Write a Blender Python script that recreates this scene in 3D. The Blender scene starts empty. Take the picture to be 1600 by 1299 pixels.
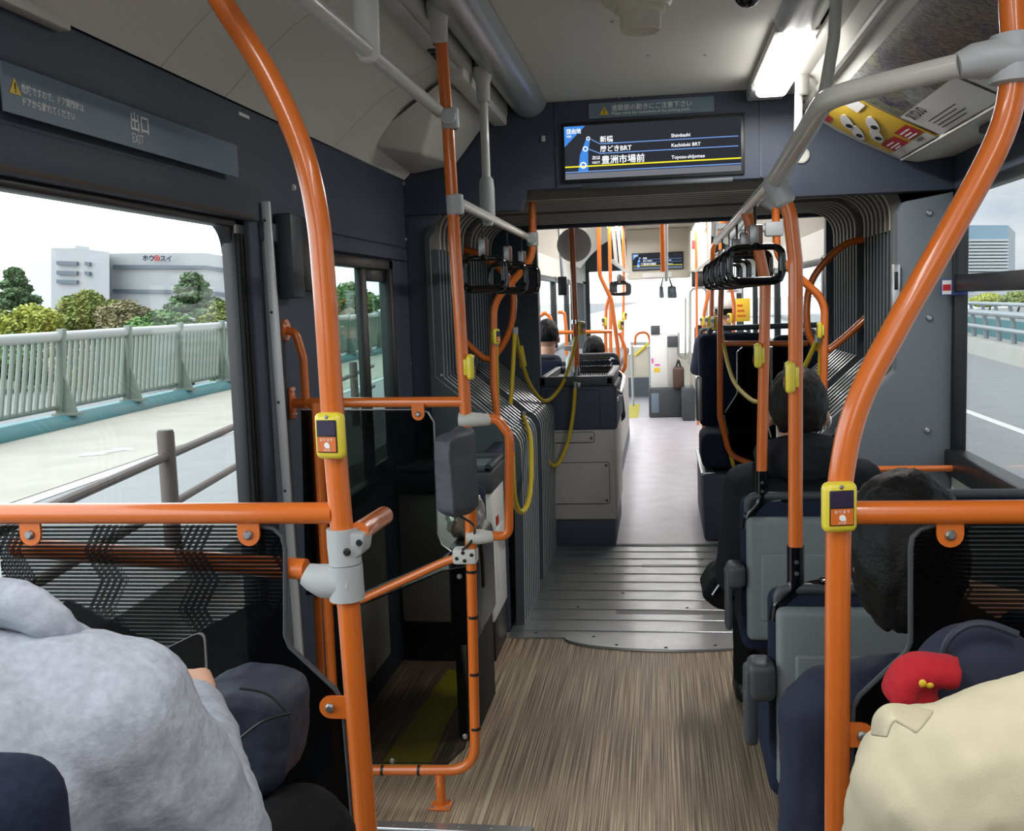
import bpy, bmesh, math, random
from mathutils import Vector, Matrix, noise, Quaternion
random.seed(7)
SC = bpy.context.scene
COL = SC.collection
V = Vector
PI = math.pi

# ------------------------------------------------------------------ camera
FPX, CXP, CYP, EYE = 1600.0, 800.0, 649.5, 1.42
def _basis():
    dy = V((230.0, 183.5, -FPX)).normalized()          # bus direction seen from the camera
    a = 0.035                                            # roll
    dz = V((-a, 1.0, (-230.0 * a + 183.5) / FPX)).normalized()
    dx = dy.cross(dz)
    return Matrix((dx, dy, dz))                          # rows: world axes in camera space
MB_ = _basis()
cd = bpy.data.cameras.new('camera')
cam = bpy.data.objects.new('camera', cd)
COL.objects.link(cam)
cam.matrix_world = Matrix.Translation((0, 0, EYE)) @ MB_.to_4x4()
cd.sensor_width = 36.0
cd.lens = 36.0 * FPX / 1600.0
cd.clip_start, cd.clip_end = 0.05, 3000
SC.camera = cam
def ray(px, py): return MB_ @ V((px - CXP, CYP - py, -FPX))
def P(px, py, Y):                                        # the point at distance Y along the bus
    r = ray(px, py); return V((0, 0, EYE)) + r * (Y / r.y)
def PX(px, py, X):
    r = ray(px, py); return V((0, 0, EYE)) + r * (X / r.x)
def PZ(px, py, z=0.0):
    r = ray(px, py); return V((0, 0, EYE)) + r * ((z - EYE) / r.z)

# ------------------------------------------------------------------ world, exposure
SC.view_settings.view_transform = 'Standard'
SC.view_settings.look = 'None'
SC.view_settings.exposure = EXPOSURE = 0.35
SC.view_settings.gamma = 1.0
SC.view_settings.use_curve_mapping = False
W = bpy.data.worlds.new('overcast_sky'); SC.world = W; W.use_nodes = True
nt = W.node_tree; N = nt.nodes; L = nt.links
bg = N['Background']
tc = N.new('ShaderNodeTexCoord')
sep = N.new('ShaderNodeSeparateXYZ'); L.new(tc.outputs['Generated'], sep.inputs[0])
nz = N.new('ShaderNodeTexNoise'); nz.inputs['Scale'].default_value = 5.0; nz.inputs['Detail'].default_value = 6
mp = N.new('ShaderNodeMapping'); mp.inputs['Scale'].default_value = (1, 1, 3); L.new(tc.outputs['Generated'], mp.inputs[0]); L.new(mp.outputs[0], nz.inputs['Vector'])
cr = N.new('ShaderNodeValToRGB'); L.new(nz.outputs['Fac'], cr.inputs[0])
cr.color_ramp.elements[0].position = 0.36; cr.color_ramp.elements[0].color = (0.60, 0.68, 0.77, 1)
cr.color_ramp.elements[1].position = 0.62; cr.color_ramp.elements[1].color = (0.98, 0.99, 1.0, 1)
# cloud bank is thicker on the right side of the bus (+X), thin and bright ahead and to the left
mr = N.new('ShaderNodeMapRange'); L.new(sep.outputs['X'], mr.inputs['Value'])
mr.inputs['From Min'].default_value = -0.15; mr.inputs['From Max'].default_value = 0.30
mr.inputs['To Min'].default_value = 3.6; mr.inputs['To Max'].default_value = 0.95
L.new(cr.outputs[0], bg.inputs['Color']); L.new(mr.outputs[0], bg.inputs['Strength'])

# ------------------------------------------------------------------ materials
def c(r, g, b):
    f = lambda v: (v / 255 / 12.92) if v <= 10 else ((v / 255 + 0.055) / 1.055) ** 2.4
    return (f(r), f(g), f(b), 1)
def mat(name, col, rough=0.5, metal=0.0, spec=0.5, coat=0.0, noise_amt=0.0, nscale=40, bump=0.0, bscale=200, emit=None, estr=1.0):
    m = bpy.data.materials.new(name); m.use_nodes = True
    n = m.node_tree.nodes; l = m.node_tree.links; b = n['Principled BSDF']
    b.inputs['Base Color'].default_value = col
    b.inputs['Roughness'].default_value = rough
    b.inputs['Metallic'].default_value = metal
    b.inputs['Specular IOR Level'].default_value = spec
    b.inputs['Coat Weight'].default_value = coat
    b.inputs['Coat Roughness'].default_value = 0.08
    t = n.new('ShaderNodeTexCoord')
    if noise_amt:
        x = n.new('ShaderNodeTexNoise'); x.inputs['Scale'].default_value = nscale; x.inputs['Detail'].default_value = 4
        l.new(t.outputs['Object'], x.inputs['Vector'])
        r = n.new('ShaderNodeValToRGB'); l.new(x.outputs['Fac'], r.inputs[0])
        k0, k1 = 1 - noise_amt, 1 + noise_amt
        r.color_ramp.elements[0].position = 0.3; r.color_ramp.elements[0].color = (col[0]*k0, col[1]*k0, col[2]*k0, 1)
        r.color_ramp.elements[1].position = 0.7; r.color_ramp.elements[1].color = (min(1, col[0]*k1), min(1, col[1]*k1), min(1, col[2]*k1), 1)
        l.new(r.outputs[0], b.inputs['Base Color'])
    if bump:
        x = n.new('ShaderNodeTexNoise'); x.inputs['Scale'].default_value = bscale; x.inputs['Detail'].default_value = 3
        l.new(t.outputs['Object'], x.inputs['Vector'])
        u = n.new('ShaderNodeBump'); u.inputs['Strength'].default_value = bump; u.inputs['Distance'].default_value = 0.004
        l.new(x.outputs['Fac'], u.inputs['Height']); l.new(u.outputs[0], b.inputs['Normal'])
    if emit:
        b.inputs['Emission Color'].default_value = emit; b.inputs['Emission Strength'].default_value = estr
    return m
def glass(name, tint, refl=0.08):
    m = bpy.data.materials.new(name); m.use_nodes = True
    n = m.node_tree.nodes; l = m.node_tree.links; n.remove(n['Principled BSDF'])
    t = n.new('ShaderNodeBsdfTransparent'); t.inputs[0].default_value = tint
    g = n.new('ShaderNodeBsdfGlossy'); g.inputs['Roughness'].default_value = 0.02
    f = n.new('ShaderNodeLayerWeight'); f.inputs['Blend'].default_value = 0.5
    q = n.new('ShaderNodeMath'); q.operation = 'POWER'; l.new(f.outputs['Facing'], q.inputs[0]); q.inputs[1].default_value = 4.0
    q2 = n.new('ShaderNodeMath'); q2.operation = 'MULTIPLY_ADD'; l.new(q.outputs[0], q2.inputs[0]); q2.inputs[1].default_value = 0.5; q2.inputs[2].default_value = 0.02
    x = n.new('ShaderNodeMixShader'); l.new(q2.outputs[0], x.inputs[0]); l.new(t.outputs[0], x.inputs[1]); l.new(g.outputs[0], x.inputs[2])
    l.new(x.outputs[0], n['Material Output'].inputs['Surface'])
    return m
def stripe_wood():
    m = mat('ribbed_wood_vinyl', c(140, 122, 100), 0.55)
    n = m.node_tree.nodes; l = m.node_tree.links; b = n['Principled BSDF']
    t = n.new('ShaderNodeTexCoord'); mp = n.new('ShaderNodeMapping'); mp.inputs['Scale'].default_value = (300, 1.8, 1)
    l.new(t.outputs['Object'], mp.inputs[0])
    x = n.new('ShaderNodeTexNoise'); x.inputs['Scale'].default_value = 1.0; x.inputs['Detail'].default_value = 3
    l.new(mp.outputs[0], x.inputs['Vector'])
    r = n.new('ShaderNodeValToRGB'); l.new(x.outputs['Fac'], r.inputs[0])
    e = r.color_ramp.elements
    e[0].position = 0.36; e[0].color = c(92, 75, 58)
    e[1].position = 0.62; e[1].color = c(190, 170, 141)
    k = e.new(0.5); k.color = c(142, 122, 99)
    x2 = n.new('ShaderNodeTexNoise'); x2.inputs['Scale'].default_value = 2.5; l.new(t.outputs['Object'], x2.inputs['Vector'])
    mx = n.new('ShaderNodeMix'); mx.data_type = 'RGBA'; mx.blend_type = 'MULTIPLY'; mx.inputs['Factor'].default_value = 0.25
    l.new(r.outputs[0], mx.inputs['A']); l.new(x2.outputs['Color'], mx.inputs['B'])
    l.new(r.outputs[0], b.inputs['Base Color'])
    u = n.new('ShaderNodeBump'); u.inputs['Strength'].default_value = 0.25; u.inputs['Distance'].default_value = 0.002
    l.new(x.outputs['Fac'], u.inputs['Height']); l.new(u.outputs[0], b.inputs['Normal'])
    return m
def smoked(name, z_solid, z_full, clear=0.75, see=0.16, dark=0.35):
    """smoked acrylic with a printed pattern of fine black lines: clear slots fade out downwards between z_full and z_solid"""
    m = bpy.data.materials.new(name); m.use_nodes = True
    n = m.node_tree.nodes; l = m.node_tree.links; n.remove(n['Principled BSDF'])
    def M(op, a, b=None):
        q = n.new('ShaderNodeMath'); q.operation = op
        for i, v in enumerate((a, b)):
            if v is None: continue
            if isinstance(v, (int, float)): q.inputs[i].default_value = v
            else: l.new(v, q.inputs[i])
        return q.outputs[0]
    t = n.new('ShaderNodeTexCoord'); s = n.new('ShaderNodeSeparateXYZ'); l.new(t.outputs['Object'], s.inputs[0])
    X, Z = s.outputs['X'], s.outputs['Z']
    line = M('FRACT', M('MULTIPLY', Z, 1 / 0.0062))
    slot = M('LESS_THAN', line, 0.52)
    tri = M('PINGPONG', Z, 0.046)                              # chevrons: diagonal bundles of short dashes
    d = M('FRACT', M('MULTIPLY', M('ADD', X, M('MULTIPLY', tri, 0.55)), 1 / 0.155))
    band = M('LESS_THAN', M('ABSOLUTE', M('SUBTRACT', d, 0.5)), 0.16)
    dash = M('LESS_THAN', M('FRACT', M('MULTIPLY', M('ADD', X, M('MULTIPLY', tri, 0.55)), 1 / 0.0105)), 0.42)
    cut = M('SUBTRACT', 1.0, M('MULTIPLY', band, dash))
    fade = n.new('ShaderNodeMapRange'); l.new(Z, fade.inputs['Value'])
    fade.inputs['From Min'].default_value = z_solid; fade.inputs['From Max'].default_value = z_full
    dd = M('ABSOLUTE', M('SUBTRACT', M('FRACT', M('MULTIPLY', X, 1 / 0.31)), 0.5))
    fac = M('MULTIPLY', M('MULTIPLY', slot, cut), M('GREATER_THAN', fade.outputs[0], M('MULTIPLY', dd, 1.6)))
    a = n.new('ShaderNodeBsdfTransparent'); a.inputs[0].default_value = (clear, clear, clear * 0.97, 1)
    k = n.new('ShaderNodeBsdfPrincipled'); k.inputs['Base Color'].default_value = (0.006, 0.006, 0.007, 1); k.inputs['Roughness'].default_value = 0.12
    k.inputs['Specular IOR Level'].default_value = 0.25
    sm = n.new('ShaderNodeBsdfTransparent'); sm.inputs[0].default_value = (see, see, see * .97, 1)
    x0 = n.new('ShaderNodeMixShader'); x0.inputs[0].default_value = dark; l.new(sm.outputs[0], x0.inputs[1]); l.new(k.outputs[0], x0.inputs[2])
    x = n.new('ShaderNodeMixShader'); l.new(fac, x.inputs[0]); l.new(x0.outputs[0], x.inputs[1]); l.new(a.outputs[0], x.inputs[2])
    l.new(x.outputs[0], n['Material Output'].inputs['Surface'])
    return m
M = dict(
    orange=mat('orange_powder_coat', (0.66, 0.150, 0.018, 1), 0.28, 0, 0.5, 0.5, bump=0.02, bscale=500),
    navy=mat('dark_navy_panel', c(60, 67, 81), 0.6, noise_amt=0.05, nscale=300),
    navy2=mat('charcoal_wall_panel', c(66, 71, 77), 0.6, noise_amt=0.05, nscale=300),
    slate=mat('slate_grey_panel', c(94, 102, 108), 0.6, noise_amt=0.04, nscale=250),
    beige=mat('warm_grey_ceiling_plastic', c(212, 211, 203), 0.55, noise_amt=0.03, nscale=200),
    beige2=mat('light_grey_plastic', c(190, 189, 182), 0.5),
    cream=mat('cream_front_plastic', c(214, 208, 192), 0.5),
    railgrey=mat('light_grey_rail_coat', c(196, 195, 188), 0.35, coat=0.3),
    clamp=mat('grey_clamp_plastic', c(176, 179, 180), 0.5, bump=0.05, bscale=400),
    silver=mat('brushed_aluminium', c(200, 202, 204), 0.3, 0.9),
    steel=mat('dull_steel', c(160, 162, 164), 0.35, 0.85),
    chrome=mat('chrome', c(230, 230, 232), 0.08, 1.0),
    black=mat('black_plastic', c(22, 23, 25), 0.4),
    gloss=mat('glossy_black', c(12, 12, 14), 0.12),
    rubber=mat('black_rubber', c(20, 21, 23), 0.75),
    darkgrey=mat('dark_grey_plastic', c(62, 66, 70), 0.5),
    midgrey=mat('seat_shell_grey', c(112, 119, 121), 0.5, bump=0.05, bscale=600),
    white=mat('off_white_plastic', c(222, 222, 218), 0.5),
    boxgrey=mat('grey_laminate', c(176, 174, 170), 0.5, noise_amt=0.05, nscale=120),
    yellow=mat('yellow_plastic', c(226, 208, 62), 0.35, coat=0.3),
    rope=mat('yellow_cord', c(198, 172, 44), 0.6, bump=0.3, bscale=300),
    foldroof=mat('beige_bellows_cloth', c(176, 172, 160), 0.5),
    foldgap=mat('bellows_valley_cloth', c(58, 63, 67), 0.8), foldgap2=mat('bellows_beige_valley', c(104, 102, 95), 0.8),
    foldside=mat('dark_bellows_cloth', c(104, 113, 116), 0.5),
    foldskirt=mat('grey_bellows_profile', c(186, 191, 192), 0.3, 0.35),
    clear=glass('clear_glass', (0.97, 0.985, 0.98, 1)),
    tintglass=glass('green_tinted_glass', (0.66, 0.78, 0.74, 1)),
    plate=mat('ribbed_aluminium_plate', c(168, 170, 171), 0.32, 0.75, noise_amt=0.12, nscale=9),
    aisle=mat('pale_grey_vinyl', c(192, 188, 195), 0.34, noise_amt=0.10, nscale=6),
    wood=stripe_wood(),
    hair=mat('black_hair', c(13, 12, 12), 0.6, spec=0.25, bump=0.5, bscale=160),
    hair2=mat('dark_brown_hair', c(26, 23, 22), 0.6, spec=0.25, bump=0.5, bscale=160),
    skin=mat('skin', c(205, 158, 132), 0.55, noise_amt=0.04, nscale=60),
    heather=mat('heather_grey_fleece', c(168, 173, 184), 0.9, spec=0.15, noise_amt=0.13, nscale=110, bump=0.25, bscale=180),
    coat=mat('beige_cotton_twill', c(203, 194, 166), 0.85, spec=0.2, noise_amt=0.03, nscale=30, bump=0.12, bscale=500),
    navycloth=mat('navy_jacket_cloth', c(40, 45, 62), 0.75, spec=0.25, bump=0.1, bscale=300),
    navybag=mat('slate_navy_nylon', c(43, 49, 63), 0.6, bump=0.15, bscale=250),
    blackcloth=mat('black_cotton', c(32, 33, 38), 0.9, spec=0.2, bump=0.15, bscale=250),
    trouser=mat('black_trouser_cloth', c(20, 20, 22), 0.85, spec=0.2),
    red=mat('red_felt', c(178, 24, 38), 0.9, bump=0.5, bscale=120),
    covercloth=mat('charcoal_nylon_cover', c(66, 68, 75), 0.6, bump=0.1, bscale=300),
    foil=mat('crinkled_foil', c(190, 188, 178), 0.25, 0.7, bump=0.9, bscale=40),
    seatcloth=mat('navy_moquette', c(30, 36, 54), 0.9, spec=0.2, noise_amt=0.25, nscale=160),
    olive=mat('yellow_floor_strip', c(190, 176, 40), 0.6),
    bluegrey=mat('slate_blue_sticker', c(104, 122, 136), 0.5),
    whiteink=mat('white_lettering', c(232, 234, 234), 0.6),
    greyink=mat('pale_grey_lettering', c(170, 174, 176), 0.6),
    amber=mat('amber_warning_sign', c(232, 190, 50), 0.5),
    ink=mat('black_ink', c(20, 20, 22), 0.6),
    signred=mat('sign_red', c(186, 36, 46), 0.5),
    signblue=mat('sign_blue', c(40, 62, 130), 0.5),
    paper=mat('white_paper', c(226, 226, 222), 0.5),
    posteryellow=mat('poster_yellow', c(226, 186, 50), 0.4),
    screenoff=mat('dark_lcd', c(46, 38, 66), 0.2),
    leather=mat('brown_leather', c(78, 56, 46), 0.5),
)
def emis(name, col, s):
    m = bpy.data.materials.new(name); m.use_nodes = True
    n = m.node_tree.nodes; l = m.node_tree.links; n.remove(n['Principled BSDF'])
    e = n.new('ShaderNodeEmission'); e.inputs[0].default_value = col; e.inputs[1].default_value = s
    l.new(e.outputs[0], n['Material Output'].inputs['Surface']); return m
M['lamp'] = emis('lit_diffuser', (1, 0.97, 0.93, 1), 6.0)
M['lcd'] = emis('lcd_dark_field', c(48, 50, 57), 0.8)
M['lcdwhite'] = emis('lcd_white', (0.95, 0.97, 1, 1), 0.98)
M['lcdblue'] = emis('lcd_blue', c(70, 140, 225), 0.82)
M['lcdline'] = emis('lcd_pale_line', c(120, 165, 235), 0.82)
M['lcdyellow'] = emis('lcd_yellow', c(250, 235, 50), 0.90)

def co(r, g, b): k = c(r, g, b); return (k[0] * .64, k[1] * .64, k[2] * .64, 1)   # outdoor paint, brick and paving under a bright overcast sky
# ------------------------------------------------------------------ geometry helpers
def frames(pts, closed=False):
    n = len(pts); T = []
    for i in range(n):
        a = pts[i - 1] if (i > 0 or closed) else pts[i]
        b = pts[(i + 1) % n] if (i < n - 1 or closed) else pts[i]
        T.append((b - a).normalized())
    up = V((0, 0, 1)) if abs(T[0].z) < 0.9 else V((0, 1, 0))
    u = T[0].cross(up).normalized(); out = []
    for i, t in enumerate(T):
        if i: 
            q = T[i - 1].rotation_difference(t); u = q @ u
        u = (u - t * u.dot(t)).normalized()
        out.append((t, u, t.cross(u)))
    return out
def fillet(pts, r, k=7):
    pts = [V(p) for p in pts]
    if r <= 0 or len(pts) < 3: return pts
    out = [pts[0]]
    for i in range(1, len(pts) - 1):
        p, a, b = pts[i], pts[i - 1] - pts[i], pts[i + 1] - pts[i]
        la, lb = a.length, b.length; a.normalize(); b.normalize()
        ang = a.angle(b)
        if ang > PI - 0.03: out.append(p); continue
        rr = r[i] if isinstance(r, (list, tuple)) else r
        d = min(rr / math.tan(ang / 2), la * 0.49, lb * 0.49)
        for j in range(k + 1):
            s = j / k
            out.append((p + a * d) * (1 - s) ** 2 + p * 2 * s * (1 - s) + (p + b * d) * s * s)
    out.append(pts[-1]); return out
def smooth_path(pts, k=8):
    pts = [V(p) for p in pts]; out = []
    for i in range(len(pts) - 1):
        p0 = pts[max(i - 1, 0)]; p1 = pts[i]; p2 = pts[i + 1]; p3 = pts[min(i + 2, len(pts) - 1)]
        for j in range(k):
            t = j / k
            out.append(0.5 * ((2 * p1) + (p2 - p0) * t + (2 * p0 - 5 * p1 + 4 * p2 - p3) * t * t + (3 * p1 - p0 - 3 * p2 + p3) * t ** 3))
    out.append(pts[-1]); return out
class MB:
    def __init__(s): s.bm = bmesh.new(); s.mi = 0
    def m(s, i): s.mi = i; return s
    def _tag(s, fs):
        for f in fs: f.material_index = s.mi
    def box(s, lo, hi, bev=0.0, seg=2, mtx=None):
        lo, hi = V(lo), V(hi)
        r = bmesh.ops.create_cube(s.bm, size=1.0)
        vs = r['verts']; ce = (lo + hi) / 2; d = hi - lo
        for v in vs: v.co = V((v.co.x * d.x, v.co.y * d.y, v.co.z * d.z)) + ce
        fs = list({f for v in vs for f in v.link_faces}); s._tag(fs)
        if bev > 0:
            es = list({e for v in vs for e in v.link_edges})
            rb = bmesh.ops.bevel(s.bm, geom=es, offset=min(bev, 0.49 * min(abs(d.x), abs(d.y), abs(d.z))), segments=seg, affect='EDGES', profile=0.5)
            vs = list({v for f in rb['faces'] for v in f.verts} | {v for v in vs if v.is_valid})
            s._tag([f for f in rb['faces']])
            s._tag({f for v in vs for f in v.link_faces})
        if mtx is not None:
            for v in vs: v.co = mtx @ v.co
        return s
    def tube(s, pts, r, seg=14, closed=False, caps=True):
        pts = [V(p) for p in pts]; fr = frames(pts, closed); rings = []
        for i, p in enumerate(pts):
            t, u, w = fr[i]; rr = r[i] if isinstance(r, (list, tuple)) else r
            ra, rb = rr if isinstance(rr, tuple) else (rr, rr)
            rings.append([s.bm.verts.new(p + u * (ra * math.cos(2 * PI * k / seg)) + w * (rb * math.sin(2 * PI * k / seg))) for k in range(seg)])
        fs = []; n = len(rings)
        for i in range(n if closed else n - 1):
            a, b = rings[i], rings[(i + 1) % n]
            for k in range(seg): fs.append(s.bm.faces.new((a[k], a[(k + 1) % seg], b[(k + 1) % seg], b[k])))
        if caps and not closed:
            fs.append(s.bm.faces.new(rings[0][::-1])); fs.append(s.bm.faces.new(rings[-1]))
        s._tag(fs); return s
    def lathe(s, prof, origin=(0, 0, 0), axis=(0, 0, 1), seg=28):
        o = V(origin); ax = V(axis).normalized()
        u = ax.orthogonal().normalized(); w = ax.cross(u); rings = []
        for (r, h) in prof:
            if r < 1e-5: rings.append([s.bm.verts.new(o + ax * h)])
            else: rings.append([s.bm.verts.new(o + ax * h + (u * math.cos(2 * PI * k / seg) + w * math.sin(2 * PI * k / seg)) * r) for k in range(seg)])
        fs = []
        for a, b in zip(rings, rings[1:]):
            if len(a) == 1 and len(b) == 1: continue
            for k in range(seg):
                k2 = (k + 1) % seg
                if len(a) == 1: fs.append(s.bm.faces.new((a[0], b[k2], b[k])))
                elif len(b) == 1: fs.append(s.bm.faces.new((a[k], a[k2], b[0])))
                else: fs.append(s.bm.faces.new((a[k], a[k2], b[k2], b[k])))
        s._tag(fs); return s
    def prism(s, poly, d, bev=0.0):
        """poly: 3-D polygon, extruded by the vector d"""
        d = V(d); a = [s.bm.verts.new(V(p)) for p in poly]; b = [s.bm.verts.new(V(p) + d) for p in poly]
        fs = [s.bm.faces.new(a[::-1]), s.bm.faces.new(b)]
        n = len(a)
        for i in range(n): fs.append(s.bm.faces.new((a[i], a[(i + 1) % n], b[(i + 1) % n], b[i])))
        bmesh.ops.recalc_face_normals(s.bm, faces=fs)
        s._tag(fs)
        if bev:
            es = list({e for f in fs for e in f.edges})
            rb = bmesh.ops.bevel(s.bm, geom=es, offset=bev, segments=2, affect='EDGES', profile=0.5); s._tag(rb['faces'])
        return s
    def sheet(s, rows):
        """grid of points -> surface"""
        g = [[s.bm.verts.new(V(p)) for p in r] for r in rows]; fs = []
        for a, b in zip(g, g[1:]):
            for k in range(len(a) - 1): fs.append(s.bm.faces.new((a[k], a[k + 1], b[k + 1], b[k])))
        s._tag(fs); return s
    def ball(s, ce, r, mtx=None, sub=2):
        n0 = len(s.bm.verts)
        q = bmesh.ops.create_icosphere(s.bm, subdivisions=sub, radius=1.0)
        r = V(r) if not isinstance(r, (int, float)) else V((r, r, r))
        for v in q['verts']:
            p = V((v.co.x * r.x, v.co.y * r.y, v.co.z * r.z))
            if mtx is not None: p = mtx @ p
            v.co = p + V(ce)
        s._tag({f for v in q['verts'] for f in v.link_faces}); return s
    def hull(s, pts):
        vs = [s.bm.verts.new(V(p)) for p in pts]; r = bmesh.ops.convex_hull(s.bm, input=vs); s._tag([g for g in r['geom'] if isinstance(g, bmesh.types.BMFace)]); return s
    def text(s, string, size, mtx, align='LEFT', bold=0.0, depth=0.0, sx=1.0):
        cu = bpy.data.curves.new('t', 'FONT'); cu.body = string; cu.size = size; cu.align_x = align; cu.offset = bold
        cu.extrude = depth; cu.resolution_u = 2; cu.space_character = 1.0
        ob = bpy.data.objects.new('t', cu); COL.objects.link(ob); ob.scale = (sx, 1, 1)
        dg = bpy.context.evaluated_depsgraph_get()
        me = bpy.data.meshes.new_from_object(ob.evaluated_get(dg))
        n0 = len(s.bm.verts); f0 = len(s.bm.faces)
        me.transform(mtx @ Matrix.Diagonal((sx, 1, 1, 1)))
        s.bm.from_mesh(me); s.bm.faces.ensure_lookup_table()
        s._tag(s.bm.faces[f0:])
        bpy.data.objects.remove(ob); bpy.data.curves.remove(cu); bpy.data.meshes.remove(me); return s
    def build(s, name, mats, parent=None, smooth=True, angle=0.6):
        me = bpy.data.meshes.new(name)
        s.bm.normal_update(); s.bm.to_mesh(me); s.bm.free()
        for q in (mats if isinstance(mats, (list, tuple)) else [mats]): me.materials.append(M[q] if isinstance(q, str) else q)
        if smooth:
            me.shade_smooth() if hasattr(me, 'shade_smooth') else None
            me.set_sharp_from_angle(angle=angle)
        o = bpy.data.objects.new(name, me); COL.objects.link(o)
        if parent is not None:
            o.parent = parent; o.matrix_parent_inverse = parent.matrix_basis.inverted()
        return o
def tag(o, label, cat, group=None, kind=None):
    o['label'] = label; o['category'] = cat
    if group: o['group'] = group
    if kind: o['kind'] = kind
    return o
def thing(name, label, cat, loc=(0, 0, 0), group=None):
    o = bpy.data.objects.new(name, None); COL.objects.link(o); o.location = loc
    o.empty_display_size = 0.1
    return tag(o, label, cat, group)
def struct(o):
    o['kind'] = 'structure'; return o
def copy_tree(o, parent=None):
    n = o.copy(); COL.objects.link(n)
    if parent is not None: n.parent = parent
    for ch in list(o.children): copy_tree(ch, n)
    return n
def place(src, mtx, label, used=[]):
    """the first placement moves the thing itself, later ones copy it"""
    if src.name in used: o = copy_tree(src)
    else: used.append(src.name); o = src
    o.matrix_basis = mtx; o['label'] = label
    return o
def wallmtx(o, xdir, ydir):
    """text plane: x along xdir, y along ydir"""
    x = V(xdir).normalized(); y = V(ydir).normalized(); z = x.cross(y)
    return Matrix.Translation(V(o)) @ Matrix((x, y, z)).transposed().to_4x4()
def bolts(name, m, parent, items):
    for p, n, r, h in items:
        b = MB(); bolt(b, V(p), V(n), r, h); b.build(name, m, parent)
def bolt(mb, p, n, r=0.008, h=0.005):
    mb.lathe([(0, h), (r * 0.6, h), (r, h * 0.4), (r, 0)], p, n, 10)
XL, XR = -1.05, 1.14                                     # side walls
# ------------------------------------------------------------------ ceiling strips of the bus, plus an unseen pair added for fill
def strip_light(name, x, y0, y1, z, w, energy):
    d = bpy.data.lights.new(name, 'AREA'); d.shape = 'RECTANGLE'; d.size = w; d.size_y = y1 - y0; d.energy = energy; d.color = (1, 0.99, 0.98)
    o = bpy.data.objects.new(name, d); COL.objects.link(o); o.location = (x, (y0 + y1) / 2, z); return o
LIGHTS = [strip_light('ceiling_strip_or_fill', 0.43, 3.24, 3.98, 2.128, 0.09, 11),
          strip_light('ceiling_strip_or_fill', -0.50, -1.0, 0.9, 2.12, 0.12, 11),  # unseen strip behind the camera, added to lift the interior
          strip_light('ceiling_strip_or_fill', 0.43, -1.0, 0.9, 2.12, 0.12, 11),  # its right-hand partner, likewise added as fill out of view
          strip_light('ceiling_strip_or_fill', 0.45, 7.0, 12.4, 2.14, 0.12, 46),
          strip_light('ceiling_strip_or_fill', -0.45, 7.0, 12.4, 2.14, 0.12, 46)]

# ------------------------------------------------------------------ rear section shell
b = MB(); b.box((XL - .06, -1.3, -.06), (XR + .06, 4.27, 0)); struct(b.build('floor', 'wood'))
b = MB(); b.box((-.522, 1.9, 0), (-.508, 4.17, .004)); b.build('trim_1', mat('floor_seam', c(176, 160, 134), .5))['kind'] = 'structure'
b = MB(); b.box((XL, -1.3, 0), (-.36, 1.5, .2), .01); b.box((.34, -1.3, 0), (XR, 1.3, .2), .01); struct(b.build('floor_podium', 'darkgrey'))
# side walls
def wall(name, x0, x1, boxes, m):
    b = MB()
    for (y0, y1, z0, z1) in boxes: b.box((x0, y0, z0), (x1, y1, z1), .004, 1)
    return struct(b.build(name, m))
wl = wall('wall_left', XL - .05, XL, [(-1.3, 4.28, 1.665, 1.95), (2.57, 3.10, 0, 1.665), (3.10, 4.28, 0, .74), (4.0, 4.28, .74, 1.665), (-1.3, .10, 0, 1.665), (3.10, 4.0, 1.605, 1.665)], 'navy')
b = MB(); b.box((XL - .08, -1.3, 1.94), (XL - .05, 4.3, 2.42)); b.box((XR + .05, -1.3, 1.94), (XR + .08, 4.3, 2.42)); b.box((XL - .08, -1.3, 2.42), (XR + .08, 4.3, 2.46)); struct(b.build('ceiling_roof_shell', 'navy2'))
b = MB()                                                   # lip above the door opening and soft seal
b.box((XL - .01, .1, 1.655), (XL + .022, 2.60, 1.735), .008)
b.box((XL - .01, 2.64, 1.61), (XL + .012, 4.22, 1.66), .004)
struct(b.build('trim_2', 'navy'))
b = MB(); b.tube([(XL + .018, .1, 1.663), (XL + .018, 2.55, 1.663)], .006, 8); struct(b.build('trim_3', mat('brown_brush_seal', c(86, 78, 72), .9)))
# exit door leaf with its big pane
b = MB()
for (y0, y1, z0, z1) in [(.10, .16, 0, 1.66), (2.49, 2.56, 0, 1.66), (.10, 2.56, 1.635, 1.66), (.10, 2.56, 0, .22)]:
    b.box((XL - .045, y0, z0), (XL - .005, y1, z1), .008)
cr_ = .07; b.prism([V((XL - .045, 2.495, 1.64))] + [V((XL - .045, 2.495 - cr_ + cr_ * math.sin(a), 1.64 - cr_ + cr_ * math.cos(a))) for a in [PI / 2 * k / 8 for k in range(9)]], (.03, 0, 0))
d1 = struct(b.build('door_1', 'black'))
b = MB(); b.box((XL - .03, .14, .2), (XL - .025, 2.52, 1.65)); b.build('door_pane', 'clear', d1)
b = MB()
for y in (2.50, 2.52, 2.545): b.tube([(XL - .004, y, .1), (XL - .004, y, 1.62)], .006, 8)
b.build('door_seal', 'rubber', d1)
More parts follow.
